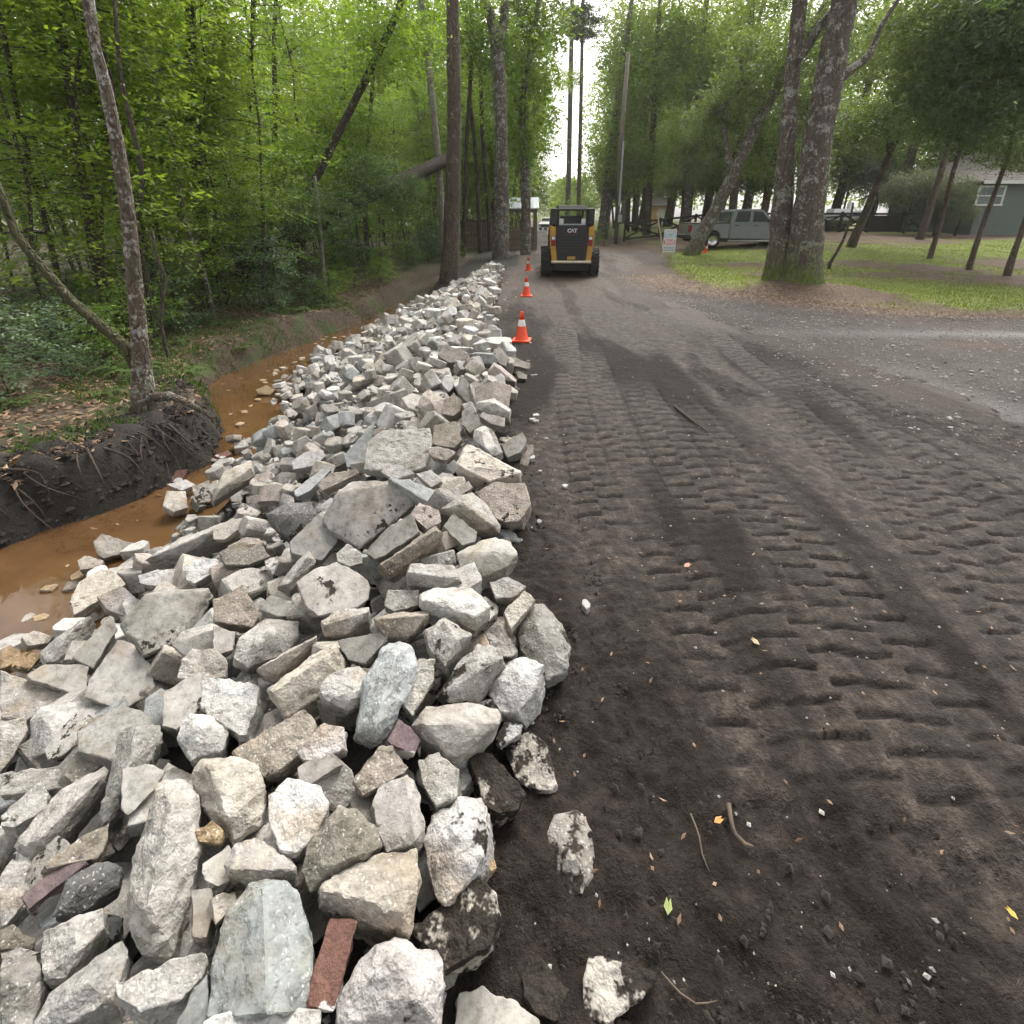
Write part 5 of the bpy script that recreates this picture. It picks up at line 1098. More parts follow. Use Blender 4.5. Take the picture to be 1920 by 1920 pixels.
# ------------------------------------------------------------------ skid steer seen from behind
sk = thing('skid_steer_loader', (1.84, 16.55, road_z(1.84, 16.6) - .02), 'yellow and black skid steer loader driving away along the dirt road', 'loader')
sk.rotation_euler = (0, 0, -.035)
def wheel(par, x0, x1, y, R, rimr, tread=True):
    cx = (x0 + x1) / 2; w = (x1 - x0) / 2; e = thing('wheel', (0, 0, 0), None, None); e.parent = par; e.location = (cx, y, R)
    mb = MB(); mb.lathe([(rimr, -w * .9), (R * .9, -w * .95), (R * .975, -w * .7), (R * .985, 0), (R * .975, w * .7), (R * .9, w * .95), (rimr, w * .9)], 'x', 36, close=False)
    if tread:
        for k in range(18):
            for s in (-1, 1):
                a = 2 * math.pi * (k + (.5 if s > 0 else 0)) / 18
                d = Vector((0, math.cos(a), math.sin(a))); a2 = a + .16; d2 = Vector((0, math.cos(a2), math.sin(a2)))
                mb.bar(d * R * .985 + Vector((s * w * .95, 0, 0)), d2 * R * .985 + Vector((s * w * .06, 0, 0)), .055, .05, up=d)
    mb.obj('tyre', M['rubber'], e, bevel=0)
    MB().lathe([(.02, -w * .4), (rimr * .6, -w * .45), (rimr * 1.01, -w * .7), (rimr * 1.01, w * .7), (rimr * .6, w * .45), (.02, w * .4)], 'x', 24).obj('rim', M['rim'] if par is not sk else M['yellow'], e)
    return e
for sx in (-1, 1):
    for y in (.55, 1.75):
        x0, x1 = sorted((sx * .60, sx * .905)); wheel(sk, x0, x1, y, .425, .22)
MB().prism([(.1, .2), (2.2, .2), (2.3, .5), (2.25, .95), (.2, 1.0), (.05, .6)], 'x', -.58, .58).obj('chassis', M['black'], sk, bevel=.02)
MB().prism([(-.06, .47), (.0, .43), (.3, .43), (.3, .5), (.0, .5), (-.04, .53)], 'x', -.62, .62).obj('rear_bumper', M['cream'], sk, bevel=.008)
for sx in (-1, 1):
    # flared yellow corner post that narrows toward the bumper
    a, b = (.46, .665); poly = [(sx * .44, .5), (sx * .60, .5), (sx * .665, 1.0), (sx * .675, 1.46), (sx * .66, 1.56), (sx * .50, 1.50), (sx * .485, 1.0)]
    MB().prism(poly, 'y', -.03, .75).obj('corner_post', M['yellow'], sk, bevel=.015)
    MB().box(min(sx * .50, sx * .63), max(sx * .50, sx * .63), -.05, -.031, .96, 1.26).obj('lamp_housing', M['black'], sk, bevel=.008)
    x0, x1 = sorted((sx * .515, sx * .615)); MB().box(x0, x1, -.066, -.051, .98, 1.14).obj('tail_light', M['redlens'], sk, bevel=.006)
    MB().box(x0, x1, -.066, -.051, 1.145, 1.235).obj('reverse_light', M['whitelens'], sk, bevel=.006)
    # lift tower and arm along the cab
    MB().prism([(.0, 1.56), (.0, 1.98), (.14, 2.04), (.5, 2.04), (.7, 1.9), (2.4, 1.1), (2.5, .6), (2.35, .6), (2.25, 1.0), (.8, 1.62), (.5, 1.56)], 'x', *sorted((sx * .475, sx * .66))).obj('lift_arm', M['black'], sk, bevel=.02)
    MB().tube([(sx * .57, .45, 1.1), (sx * .57, .9, 1.55)], [.045, .03], 10).obj('lift_cylinder', M['dkgrey'], sk)
dr_ = MB().prism([(-.44, .53), (.44, .53), (.48, 1.0), (.495, 1.5), (.43, 1.56), (-.43, 1.56), (-.495, 1.5), (-.48, 1.0)], 'y', -.045, .5).obj('rear_door', M['black'], sk, bevel=.02)
for k in range(6): MB().box(-.36 + .012 * k * 0, .36, -.062, -.0455, .79 + k * .088, .835 + k * .088).obj('grille_slat', M['dkgrey'], dr_, bevel=.006)
MB().box(-.13, .12, -.06, -.0455, .56, .65).obj('warning_decal', M['yellow'], dr_, bevel=.01)
# emblem CAT with small triangle
def text(txt, size, mat, name, parent, loc, ext=.004, rot=(math.pi / 2, 0, 0), sx=1.0, align='CENTER', bold=.01):
    cu = bpy.data.curves.new(name, 'FONT'); cu.body = txt; cu.size = size; cu.extrude = ext; cu.align_x = align; cu.align_y = 'CENTER'; cu.offset = bold; cu.resolution_u = 2
    to = bpy.data.objects.new('tmp', cu); S.collection.objects.link(to); dg = bpy.context.evaluated_depsgraph_get()
    me = bpy.data.meshes.new_from_object(to.evaluated_get(dg)); bpy.data.objects.remove(to); bpy.data.curves.remove(cu)
    o = link(name, me, mat, parent, loc=loc); o.rotation_euler = rot; o.scale = (sx, 1, 1); return o
text('CAT', .15, M['white'], 'emblem_lettering', dr_, (-.005, -.053, 1.40), bold=.006)
MB().prism([(-.045, 1.34), (.045, 1.34), (0, 1.41)], 'y', -.064, -.0585).obj('emblem_triangle', M['redlens'], dr_)
# cab
MB().prism([(.1, 2.02), (.2, 2.13), (1.25, 2.13), (1.4, 2.04), (1.4, 2.0), (.1, 1.985)], 'x', -.44, .44).obj('cab_roof', M['dkgrey'], sk, bevel=.025)
MB().box(-.66, .66, .0, .1, 1.97, 2.035).obj('rear_roof_bar', M['black'], sk, bevel=.012)
for sx in (-1, 1):
    MB().box(*sorted((sx * .385, sx * .45)), 1.3, 1.38, 1.0, 2.0).obj('front_cab_post', M['black'], sk, bevel=.01)
    MB().box(*sorted((sx * .40, sx * .455)), .1, .18, 1.56, 1.985).obj('rear_cab_post', M['black'], sk, bevel=.01)
    MB().box(*sorted((sx * .41, sx * .44)), .2, 1.3, 1.5, 1.56).obj('side_rail', M['black'], sk)
MB().box(-.36, .36, .35, .45, 1.5, 1.83).obj('seat_back', M['trim'], sk, bevel=.04)
MB().box(-.40, .40, .05, .075, 1.565, 1.60).obj('rear_window_sill', M['galv'], sk, bevel=.006)
MB().box(-.40, -.27, .06, .09, 1.605, 1.75).obj('fender_glint_patch', M['whitelens'], sk, bevel=.01); MB().box(.27, .40, .06, .09, 1.605, 1.75).obj('fender_glint_patch', M['whitelens'], sk, bevel=.01)  # pale boxes stand in for reflective fenders glimpsed through the window
MB().box(-.88, .88, 2.9, 3.6, .12, .55).obj('bucket', M['dkgrey'], sk, bevel=.03)
MB().bar((-.4, 2.4, .7), (-.4, 3.0, .35), .1, .14).bar((.4, 2.4, .7), (.4, 3.0, .35), .1, .14).obj('coupler', M['black'], sk)

# ------------------------------------------------------------------ traffic cones
def cone(x, y, label, tilt=(0, 0)):
    t = thing('traffic_cone', (x, y, (road_z(x, y) if x < 4 else lawn_z(x, y)) + .002), label, 'cone', 'orange traffic cones'); t.rotation_euler = (tilt[0], tilt[1], rt.uniform(-.3, .3))
    b = MB(); b.box(-.14, .14, -.14, .14, 0, .028); b.obj('base', M['orange'], t, bevel=.01)
    MB().lathe([(.112, .026), (.098, .04), (.062, .235)], 'z', 24, close=False).obj('lower_body', M['orange'], t, smooth=True)
    MB().lathe([(.0625, .234), (.063, .236), (.0455, .330), (.045, .332)], 'z', 24, close=False).obj('reflective_sleeve', M['reflect'], t, smooth=True)
    MB().lathe([(.0448, .331), (.026, .44), (.022, .455), (.008, .457)], 'z', 24).obj('tip', M['orange'], t, smooth=True)
    return t
cone(.15, 7.82, 'nearest orange traffic cone with a white sleeve beside the rubble')
cone(.35, 12.55, 'middle orange traffic cone of the row beside the rubble')
cone(.58, 18.7, 'farthest orange traffic cone of the row, left of the skid steer')
ct = at(1322, 470, 25.6); cone(ct.x, ct.y, 'orange traffic cone leaning beside the pickup rear tyre', (0, .22))

# ------------------------------------------------------------------ silver pickup, side on
pk0 = at(1288, 466, 27.2); pz = float(rise(11.5, 27.6)) + .02
pk = thing('pickup_truck', (pk0.x, 27.2, pz), 'silver crew cab pickup parked under the trees behind the leaning oak', 'truck')
BY0, BY1 = 0.0, 1.95
bed = [(.06, .62), (.02, .98), (.08, 1.16), (2.02, 1.20), (2.02, .48), (1.62, .48), (1.55, .72), (1.38, .86), (1.14, .86), (.98, .72), (.90, .48), (.3, .5)]
MB().prism(bed, 'y', BY0, BY1).obj('cargo_bed', M['silver'], pk, bevel=.03)
MB().prism([(.1, 1.165), (2.02, 1.205), (2.02, 1.255), (.1, 1.215)], 'y', BY0 + .02, BY1 - .02).obj('bed_rail_cap', M['trim'], pk, bevel=.015)
cab = [(2.05, .45), (2.05, 1.22), (2.14, 1.78), (2.26, 1.86), (3.45, 1.86), (3.62, 1.80), (4.25, 1.24), (5.55, 1.12), (5.75, .95), (5.78, .55), (5.3, .45), (5.2, .75), (4.95, .88), (4.65, .88), (4.42, .75), (4.32, .42)]
MB().prism(cab, 'y', BY0 + .02, BY1 - .02).obj('cab', M['silver'], pk, bevel=.035)
for nm, poly in (('rear_door', [(2.12, .5), (3.05, .5), (3.05, 1.235), (2.12, 1.225)]), ('front_door', [(3.09, .5), (4.28, .5), (4.2, 1.235), (3.09, 1.235)])):
    d = MB().prism(poly, 'y', BY0 + .004, BY0 + .05).obj(nm, M['silver'], pk, bevel=.012)
    x = poly[0][0] + .14; MB().box(x, x + .2, BY0 - .025, BY0 + .003, 1.07, 1.11).obj('handle', M['trim'], d, bevel=.008)
MB().prism([(2.24, 1.27), (2.98, 1.27), (2.98, 1.76), (2.34, 1.76)], 'y', BY0 + .008, BY0 + .06).obj('rear_side_window', M['glass'], pk, bevel=.02)
MB().prism([(3.14, 1.27), (4.05, 1.27), (3.56, 1.74), (3.14, 1.76)], 'y', BY0 + .008, BY0 + .06).obj('front_side_window', M['glass'], pk, bevel=.02)
MB().prism([(3.66, 1.79), (4.22, 1.27), (4.26, 1.28), (3.70, 1.80)], 'y', BY0 + .15, BY1 - .15).obj('windshield', M['glass'], pk)
MB().prism([(2.035, 1.3), (2.045, 1.3), (2.115, 1.72), (2.1, 1.72)], 'y', BY0 + .25, BY1 - .25).obj('rear_window', M['glass'], pk)
MB().box(3.95, 4.12, BY0 - .2, BY0 + .0, 1.22, 1.42).obj('side_mirror', M['trim'], pk, bevel=.03)
MB().box(.0, .13, BY0 - .012, BY0 + .17, .80, 1.12).obj('tail_light', M['redlens'], pk, bevel=.02); MB().box(.0, .13, BY1 - .17, BY1 + .012, .80, 1.12).obj('tail_light', M['redlens'], pk, bevel=.02)
MB().box(-.14, .16, BY0 + .02, BY1 - .02, .46, .66).obj('rear_bumper', M['trim'], pk, bevel=.03)
MB().box(.012, .05, BY0 + .2, BY1 - .2, .64, 1.16).obj('tailgate', M['silver'], pk, bevel=.015)
MB().box(2.0, 4.3, BY0 - .06, BY0 + .12, .33, .40).obj('running_board', M['chrome'], pk, bevel=.015)
MB().box(.3, 5.4, BY0 + .2, BY1 - .2, .3, .5).obj('frame', M['trim'], pk)
for x in (1.26, 4.8):
    for y in (BY0 + .13, BY1 - .13):
        e = thing('wheel', (0, 0, 0), None, None); e.parent = pk; e.location = (x, y, .395)
        MB().lathe([(.24, -.11), (.36, -.125), (.39, -.09), (.395, 0), (.39, .09), (.36, .125), (.24, .11)], 'y', 32, close=False).obj('tyre', M['rubber'], e, smooth=True)
        mb = MB(); mb.lathe([(.03, -.09), (.06, -.11), (.10, -.06), (.20, -.08), (.25, -.112), (.25, .10), (.03, .09)], 'y', 24); mb.obj('rim', M['chrome'], e)

# ------------------------------------------------------------------ for sale sign
s0 = at(1242, 473, 21.6); s1 = at(1270, 430, 21.6); sw = s1.x - s0.x; sz0, sz1 = s0.z, s1.z
sg = thing('for_sale_sign', (s0.x, 21.6, lawn_z(s0.x + .2, 21.6) - .05), 'white and pale blue FOR SALE sign standing at the driveway mouth', 'sign'); B0 = sg.location.z
pn = MB().box(0, sw, 0, .02, sz0 - B0, sz1 - B0).obj('panel', M['white'], sg, bevel=.004)
for x in (.06, sw - .06): MB().box(x - .014, x + .014, .021, .045, 0, sz1 - B0 - .1).obj('leg', M['galv'], sg)
hh = sz1 - sz0; zb = sz0 - B0
MB().box(.012, sw - .012, -.003, -.0005, zb + hh * .63, zb + hh * .84).obj('print_band', M['blueprint'], pn); MB().prism([(sw * .40, zb + hh * .79), (sw * .62, zb + hh * .79), (sw * .51, zb + hh * .70)], 'y', -.006, -.0035).obj('print_emblem', M['greyprint'], pn)
for k in range(2): MB().box(.04, sw - .04, -.003, -.0005, zb + hh * (.875 + .05 * k), zb + hh * (.895 + .05 * k)).obj('print_line', M['greyprint'], pn)
for k in range(3): MB().box(.03, sw - .03, -.003, -.0005, zb + hh * (.06 + .07 * k), zb + hh * (.10 + .07 * k)).obj('print_line', M['greyprint'], pn)
text('FOR', hh * .16, M['red'], 'lettering', pn, (sw / 2, -.004, zb + hh * .52), .002, bold=.002); text('SALE', hh * .16, M['red'], 'lettering', pn, (sw / 2, -.004, zb + hh * .37), .002, bold=.002)
for sx, x in ((1, .03), (-1, sw - .03)): MB().prism([(x, zb + hh * .32), (x + sx * .035, zb + hh * .36), (x + sx * .035, zb + hh * .52), (x, zb + hh * .56)], 'y', -.005, -.0005).obj('print_arrow', M['red'], pn)

# ------------------------------------------------------------------ utility pole
pb_ = at(1155, 455, 38.5); up = thing('utility_pole', (pb_.x, 38.5, -.1), 'tall wooden utility pole beside the dirt road', 'pole')
ptop = at(1172, 100, 38.5); MB().tube([(0, 0, 0), (ptop.x - pb_.x + .12, 0, 6), (ptop.x - pb_.x + .2, 0, ptop.z + .1)], [.17, .15, .12], 14, .05).obj('post', M['pole'], up, smooth=True)
MB().box(-.06, .06, -.25, -.165, 2.6, 6.6).obj('conduit', M['galv'], up, bevel=.02); MB().box(-.02, .25, -.3, -.16, 1.5, 2.0).obj('meter_box', M['galv'], up, bevel=.02)

# ------------------------------------------------------------------ dark rail fence with crossed braces
def fence(label, px, v0, hgt, bays, Y):
    a = at(px[0], v0, Y); b = at(px[1], v0, Y); f = thing('rail_fence', (a.x, Y, 0), label, 'fence', 'dark rail fence sections'); Lf = b.x - a.x; w = Lf / bays
    zb = [float(rise(a.x + w * k, Y)) + .03 for k in range(bays + 1)]
    for k in range(bays + 1): MB().box(w * k - .07, w * k + .07, -.07, .07, zb[k] - .2, zb[k] + hgt + .08).obj('post', M['fence'], f, bevel=.01)
    for k in range(bays):
        for z in (.12, hgt - .06): MB().bar((w * k, -.09, zb[k] + z), (w * (k + 1), -.09, zb[k + 1] + z), .035, .14).obj('rail', M['fence'], f)
        MB().bar((w * k, -.11 - .012, zb[k] + .16), (w * (k + 1), -.11 - .012, zb[k + 1] + hgt - .1), .03, .12).obj('brace', M['fence'], f); MB().bar((w * k, -.16, zb[k] + hgt - .1), (w * (k + 1), -.16, zb[k + 1] + .16), .03, .12).obj('brace', M['fence'], f)
    return f
fence('dark rail fence between the utility pole and the pickup', (1170, 1300), 450, 1.25, 2, 39.5)
fence('dark rail fence behind the pickup cab', (1300, 1445), 448, 1.25, 3, 39.6)
fence('dark rail fence in front of the white boat', (1520, 1622), 442, 1.25, 2, 37.5)
# dark slatted gate
g0 = at(1622, 442, 37.4); g1 = at(1722, 442, 37.4); gt = thing('yard_gate', (g0.x, 37.4, float(rise(g0.x, 37.4))), 'dark board gate and crossed braces right of the boat', 'gate'); gw = g1.x - g0.x
for k in range(13): MB().box(.05 + k * gw * .045, .05 + k * gw * .045 + gw * .04, -.02, .02, .05, 1.1).obj('board', M['fence'], gt)
for x in (0, gw * .62, gw): MB().box(x - .08, x + .08, -.08, .08, -.2, 1.35).obj('post', M['fence'], gt, bevel=.01)
MB().bar((0, -.05, 1.2), (gw, -.05, 1.2), .04, .13).obj('rail', M['fence'], gt); MB().bar((0, -.05, .12), (gw, -.05, .12), .04, .13).obj('rail', M['fence'], gt)
MB().bar((gw * .62, -.1, .15), (gw, -.1, 1.15), .04, .12).obj('brace', M['fence'], gt); MB().bar((gw * .62, -.15, 1.15), (gw, -.15, .15), .04, .12).obj('brace', M['fence'], gt)

# ------------------------------------------------------------------ boat behind the fence
b0 = at(1528, 436, 39.6); b1 = at(1618, 400, 39.6); bw = b1.x - b0.x
bt = thing('motor_boat', (b0.x, 39.6, float(rise(b0.x, 39.6))), 'white motor boat with a dark stripe behind the rail fence', 'boat')
secs = []
for k in range(9):
    t = k / 8; x = bw * t; wdt = .95 * (1 - max(0, t - .45) ** 2 * 2.6); zk = .35 + .5 * max(0, t - .5) ** 1.6 * 2; zt = 1.25 + .18 * t
    secs.append([(x, -wdt, zt), (x, -wdt * .94, zk + .45), (x, 0, zk), (x, wdt * .94, zk + .45), (x, wdt, zt), (x, 0, zt + .03)])
mb = MB(); mb.add([p for s_ in secs for p in s_], [(i * 6 + j, i * 6 + (j + 1) % 6, (i + 1) * 6 + (j + 1) % 6, (i + 1) * 6 + j) for i in range(8) for j in range(6)] + [tuple(range(6))[::-1], tuple(range(48, 54))]); mb.obj('hull', M['boatwhite'], bt, smooth=False)
MB().add([(secs[k][0][0], secs[k][0][1] - .012 - .01 * (k % 2) * 0, secs[k][0][2] - .32 + dz) for k in range(9) for dz in (0, .1)], [(2 * k, 2 * k + 2, 2 * k + 3, 2 * k + 1) for k in range(8)]).obj('stripe', M['teal'], bt)
MB().box(bw * .25, bw * .62, -.5, .5, 1.3, 1.55).obj('console', M['boatwhite'], bt, bevel=.06); MB().box(bw * .62 + .02, bw * .7, -.12, .12, 1.3, 2.0).obj('seat_post', M['boatwhite'], bt, bevel=.03)
MB().bar((.2, -.6, .4), (bw + .6, -.1, .4), .08, .1).bar((.2, .6, .4), (bw + .6, .1, .4), .08, .1).obj('trailer_frame', M['trim'], bt)
for s_ in (-1, 1): MB().lathe([(.1, -.09), (.28, -.09), (.3, 0), (.28, .09), (.1, .09)], 'y', 20, (bw * .4, s_ * .85, .3)).obj('trailer_wheel', M['rubber'], bt)

# ------------------------------------------------------------------ green house
hx = at(1818, 437, 34).x; hz = float(rise(30, 34)) + .02; ho = thing('green_house', (hx, 34, hz), 'green sided house with a white framed window at the right edge', 'house')
HW, HD, HE = 11.0, 8.0, 2.95
MB().box(.02, HW - .02, .03, HD, 0, HE).obj('wall', M['siding'], ho)
for k in range(20): MB().prism([(.0 + .001 * k, .0), (.028, .0), (.028, .15), (.016, .15)][:0] or [(-.02, k * .148), (.03, k * .148), (.03, k * .148 + .146), (.008, k * .148 + .146)], 'x', 0, HW).obj('siding_board', M['siding'], ho)
wx0 = at(1836, 348, 34).x - hx; wx1 = at(1876, 385, 34).x - hx; wz0 = at(1836, 386, 34).z - hz; wz1 = at(1836, 348, 34).z - hz
wi = thing('window', (0, 0, 0), None, None); wi.parent = ho; wi.location = (0, 0, 0)
MB().box(wx0 + .1, wx1 - .1, -.045, -.03, wz0 + .1, wz1 - .1).obj('pane', M['glass_l'], wi)
MB().box(wx0, wx1, -.08, -.025, wz1 - .1, wz1).obj('frame_head', M['white'], wi, bevel=.008); MB().box(wx0 - .03, wx1 + .03, -.10, -.025, wz0 - .0, wz0 + .1).obj('sill', M['white'], wi, bevel=.008)
for x in (wx0, wx1 - .1): MB().box(x, x + .1, -.078, -.024, wz0 + .1, wz1 - .1).obj('frame_jamb', M['white'], wi, bevel=.008)
MB().box(wx0 + .1, wx1 - .1, -.07, -.046, (wz0 + wz1) / 2 - .03, (wz0 + wz1) / 2 + .03).obj('meeting_rail', M['white'], wi)
MB().box(-.45, HW + .4, -.52, -.46, HE - .03, HE + .16).obj('fascia', M['white'], ho, bevel=.006)
rf = MB().add([(-.45, -.5, HE + .12), (HW + .4, -.5, HE + .12), (HW + .4, 8.5, HE + .12), (-.45, 8.5, HE + .12), (4.0, 4.0, HE + 2.85), (HW - 3.6, 4.0, HE + 2.85)], [(0, 1, 5, 4), (1, 2, 5), (2, 3, 4, 5), (3, 0, 4), (3, 2, 1, 0)]).obj('roof', M['shingle'], ho)
for k in range(16):
    f0_ = (k + .08) / 16.5; y = -.5 + 4.5 * f0_; z = HE + .15 + 2.73 * f0_; MB().bar((-.45 + 4.45 * f0_ + .05, y + .13, z + .09), (HW + .4 - 4.0 * f0_ - .05, y + .13, z + .09), .28, .02, up=(0, -2.73, 4.5)).obj('shingle_course', M['shingle'], rf)
MB().box(-.0, HW, -.03, .6, -.35, -.002).obj('foundation', M['galv'], ho)

# ------------------------------------------------------------------ plank fence and shed at left of the road
f0 = at(876, 476, 30.5); f1 = at(1003, 476, 30.5); pf = thing('plank_fence', (f0.x, 30.5, -.12), 'weathered olive plank fence behind the lichen trunks', 'fence')
n = 24; wd = (f1.x - f0.x) / n
pl = MB().box(.006, wd - .006, -.012, .012, 0, 1.0).mesh('plank')
pl.materials.append(M['wood'])
for k in range(n):
    o = link('plank', pl, None, pf, loc=(wd * k, rt.uniform(-.006, .006), rt.uniform(-.02, .02))); hgt = 1.75 if k < 14 else 1.35
    o.scale = (1, 1, hgt + rt.uniform(-.05, .05))
for z in (.35, 1.15): MB().box(0, wd * n, .02, .07, z, z + .09).obj('rail', M['wood'], pf)
MB().box(wd * n - .1, wd * n + .1, -.1, .1, -.2, 1.9).obj('post', M['wood'], pf, bevel=.01)
h0 = at(946, 392, 34.5); h1 = at(1008, 371, 34.5); sh = thing('small_shed', (h0.x, 34.5, -.1), 'small open shed with a pale metal roof left of the road', 'shed'); L_ = h1.x - h0.x; e0, e1 = h0.z + .1, h1.z + .1
MB().prism([(-.2, e0), (-.2, e0 + .06), (1.1, e1 + .06), (2.4, e0 + .06), (2.4, e0), (1.1, e1)], 'x', -.1, L_ + .1).obj('roof', M['metalroof'], sh)
for k in range(8): MB().bar((k * L_ / 7, -.2, e0 + .085), (k * L_ / 7, 1.1, e1 + .085), .03, .04).obj('roof_rib', M['metalroof'], sh)
for x in (.1, L_ - .1):
    for y in (.0, 2.2): MB().box(x - .07, x + .07, y - .07, y + .07, 0, e0).obj('post', M['wood'], sh)
MB().box(0, L_, -.1, .0, e0 - .2, e0 - .01).obj('header_beam', M['wood'], sh)

# ------------------------------------------------------------------ distant white cars
def car(x, y, label, rz):
    t = thing('parked_car', (x, y, .02), label, 'car', None, rz)
    MB().prism([(0, .35), (0, .85), (.9, 1.0), (1.5, 1.55), (3.2, 1.6), (4.0, 1.05), (4.6, .95), (4.6, .35)], 'x', -.88, .88).obj('body', M['white'], t, bevel=.06)
    MB().prism([(1.0, 1.03), (1.5, 1.5), (1.46, 1.53), (.95, 1.04)], 'x', -.72, .72).obj('windshield', M['glass'], t)
    MB().box(-.55, .55, -.03, .02, .45, .72).obj('grille', M['trim'], t, bevel=.02)
    for s_ in (-1, 1):
        MB().box(*sorted((s_ * .58, s_ * .82)), -.025, .03, .62, .78).obj('headlight', M['whitelens'], t, bevel=.02)
        MB().prism([(1.25, 1.05), (3.5, 1.08), (3.1, 1.5), (1.6, 1.48)], 'x', *sorted((s_ * .872, s_ * .885))).obj('side_window', M['glass'], t)
        for y_ in (.85, 3.7): MB().lathe([(.1, -.1), (.31, -.1), (.33, 0), (.31, .1), (.1, .1)], 'x', 20, (s_ * .8, y_, .33)).obj('wheel', M['rubber'], t)
    return t
c1 = at(1019, 420, 72); car(c1.x + .2, 72, 'white car facing the camera far down the road', -.3)
c2 = at(1126, 424, 70); car(c2.x - 1.2, 70, 'white car side on beyond the right verge', math.pi / 2)
# surveyor stake near the sign
k0 = at(1246, 445, 30); k1 = at(1232, 398, 30); stk = thing('wooden_stake', (k0.x, 30, float(rise(k0.x, 30)) - .1), 'thin leaning wooden stake behind the sale sign', 'stake')
MB().bar((0, 0, 0), (k1.x - k0.x, 0, k1.z - stk.location.z), .06, .06, up=(0, 1, 0)).obj('post', M['cream'], stk)

c3 = at(1238, 412, 74); ch_ = thing('tan_cottage', (c3.x, 74, float(rise(c3.x, 74))), 'small tan cottage glimpsed between trunks beyond the rail fence', 'house')
MB().box(-1.6, 1.6, 0, 3, 0, 2.3).obj('wall', M['amber'], ch_); MB().prism([(-.4, 2.25), (1.5, 3.3), (3.4, 2.25), (3.4, 2.4), (1.5, 3.45), (-.4, 2.4)], 'x', -1.9, 1.9).obj('roof', M['shingle'], ch_)
MB().box(-.4, .5, -.04, -.003, .05, 2.0).obj('door', M['white'], ch_); MB().box(.8, 1.4, -.04, -.003, 1.0, 1.8).obj('window', M['glass_l'], ch_)
# ------------------------------------------------------------------ ferns and ground plants
def fern_mesh(seed, nf=9, L=.55):
    rg = np.random.default_rng(seed); C, D, K, N = [], [], [], []
    for f in range(nf):
        a = f / nf * 6.283 + rg.random() * .5; out = np.array([math.cos(a), math.sin(a), 0]); ln = L * (.7 + .5 * rg.random())
        side = np.array([-out[1], out[0], 0])
        for k in range(16):
            t = (k + 1) / 16; p = out * ln * t * .85 + np.array([0, 0, ln * (.75 * t - .72 * t * t) + .03])
            for s_ in (-1, 1): C.append(p); D.append(side * s_ + out * .35 - np.array([0, 0, .15])); K.append((1 - t * .6) * ln * .30 * (t ** .4)); N.append([0, 0, 1.])
    K = np.array(K); me = leaf_mesh('fronds', np.array(C), np.array(D), K, .035, .3 + .5 * rg.random(len(C)), np.array(N), seed); me.materials.append(M['fern']); return me
FM = [fern_mesh(1), fern_mesh(2, 7, .45), fern_mesh(3, 11, .6)]
fpos = [(545, 562, -.3), (500, 590, -.35), (585, 575, -.4), (620, 590, -.45), (500, 610, -.4), (560, 610, -.5), (415, 700, -.35), (440, 690, -.4), (250, 700, -.2), (150, 690, -.15), (60, 660, -.1), (100, 620, -.1), (40, 760, -.15), (200, 740, -.2), (350, 690, -.2), (460, 640, -.3), (330, 640, -.15), (420, 610, -.2), (140, 600, -.1), (680, 560, -.3), (20, 600, 0)]
fl = ['fern at the water bend below the fallen tree', 'yellow green fern on the left bank by the bend', 'fern overhanging the far bend of the ditch', 'small fern tip touching the brown water at the bend', 'fern on the bank crest before the bend', 'fern halfway down the bank at the bend', 'fern hanging over the water right of the lichen tree', 'fern frond reaching over the pool right of the lichen tree', 'fern just left of the lichen tree foot', 'fern in the bright grassy patch at left', 'fern at the far left under the mossy limb', 'fern beneath the middle of the mossy limb', 'fern at the left edge above the black bank', 'fern between the black bank and the lichen tree', 'fern behind the lichen tree root', 'fern on the bank above the brown pool', 'fern in the shade behind the lichen tree', 'fern under the straight brown trunk', 'fern behind the mossy limb', 'fern on the far bank near the pine', 'fern at the far left edge of the wood']
for k, (u, v, z) in enumerate(fpos):
    r = ray(u, v); q = EYE + r * ((z - CAM_H) / r.z); 
    while float(Zg(q.x, q.y)) < -.5: q.x -= .08
    zz = float(Zg(q.x, q.y))
    t = thing('fern', (q.x, q.y, zz + .02), fl[k], 'fern', 'ferns on the ditch bank', k * 1.3); t.scale = (rt.uniform(.5, .9),) * 3
    link('frond_cluster', FM[k % 3], None, t)

# ------------------------------------------------------------------ litter, twigs, pebbles, grass
rg = np.random.default_rng(8)
def ground_any(x, y):
    z = Zg(x, y); return np.where(x > .2, rise(x, y) + .03, z)
def scatter_leaves(name, x, y, z, L, mat, label, lift=.012, up=.25):
    n = len(x); C = np.stack([x, y, z + lift], -1); a = rg.random(n) * 6.283; D = np.stack([np.cos(a), np.sin(a), rg.normal(size=n) * up], -1)
    N = np.stack([rg.normal(size=n) * .35, rg.normal(size=n) * .35, np.ones(n)], -1)
    me = leaf_mesh(name, C, D, L * (.5 + rg.random(n)), L * .5, np.clip(rg.normal(.5, .25, n), 0, 1), N, 5); return link(name, me, mat, kind='stuff', label=label)
y = 3.2 + 16 * rg.random(15000) ** 1.4; x = XL(y) - .3 - np.abs(rg.normal(size=15000)) * 2.6; m = (fbm(x, y, .8, 300) > .36)
x, y = x[m], y[m]; yw = 2.5 + 11 * rg.random(50); xw = XL(yw) + (XR(yw) - XL(yw)) * rg.random(50); x = np.concatenate([x, xw]); y = np.concatenate([y, yw]); scatter_leaves('leaf_litter', x, y, np.maximum(Zg(x, y), WATER_Z - .015), .075, M['litter'], 'brown leaf litter over the forest floor left of the ditch', .02)
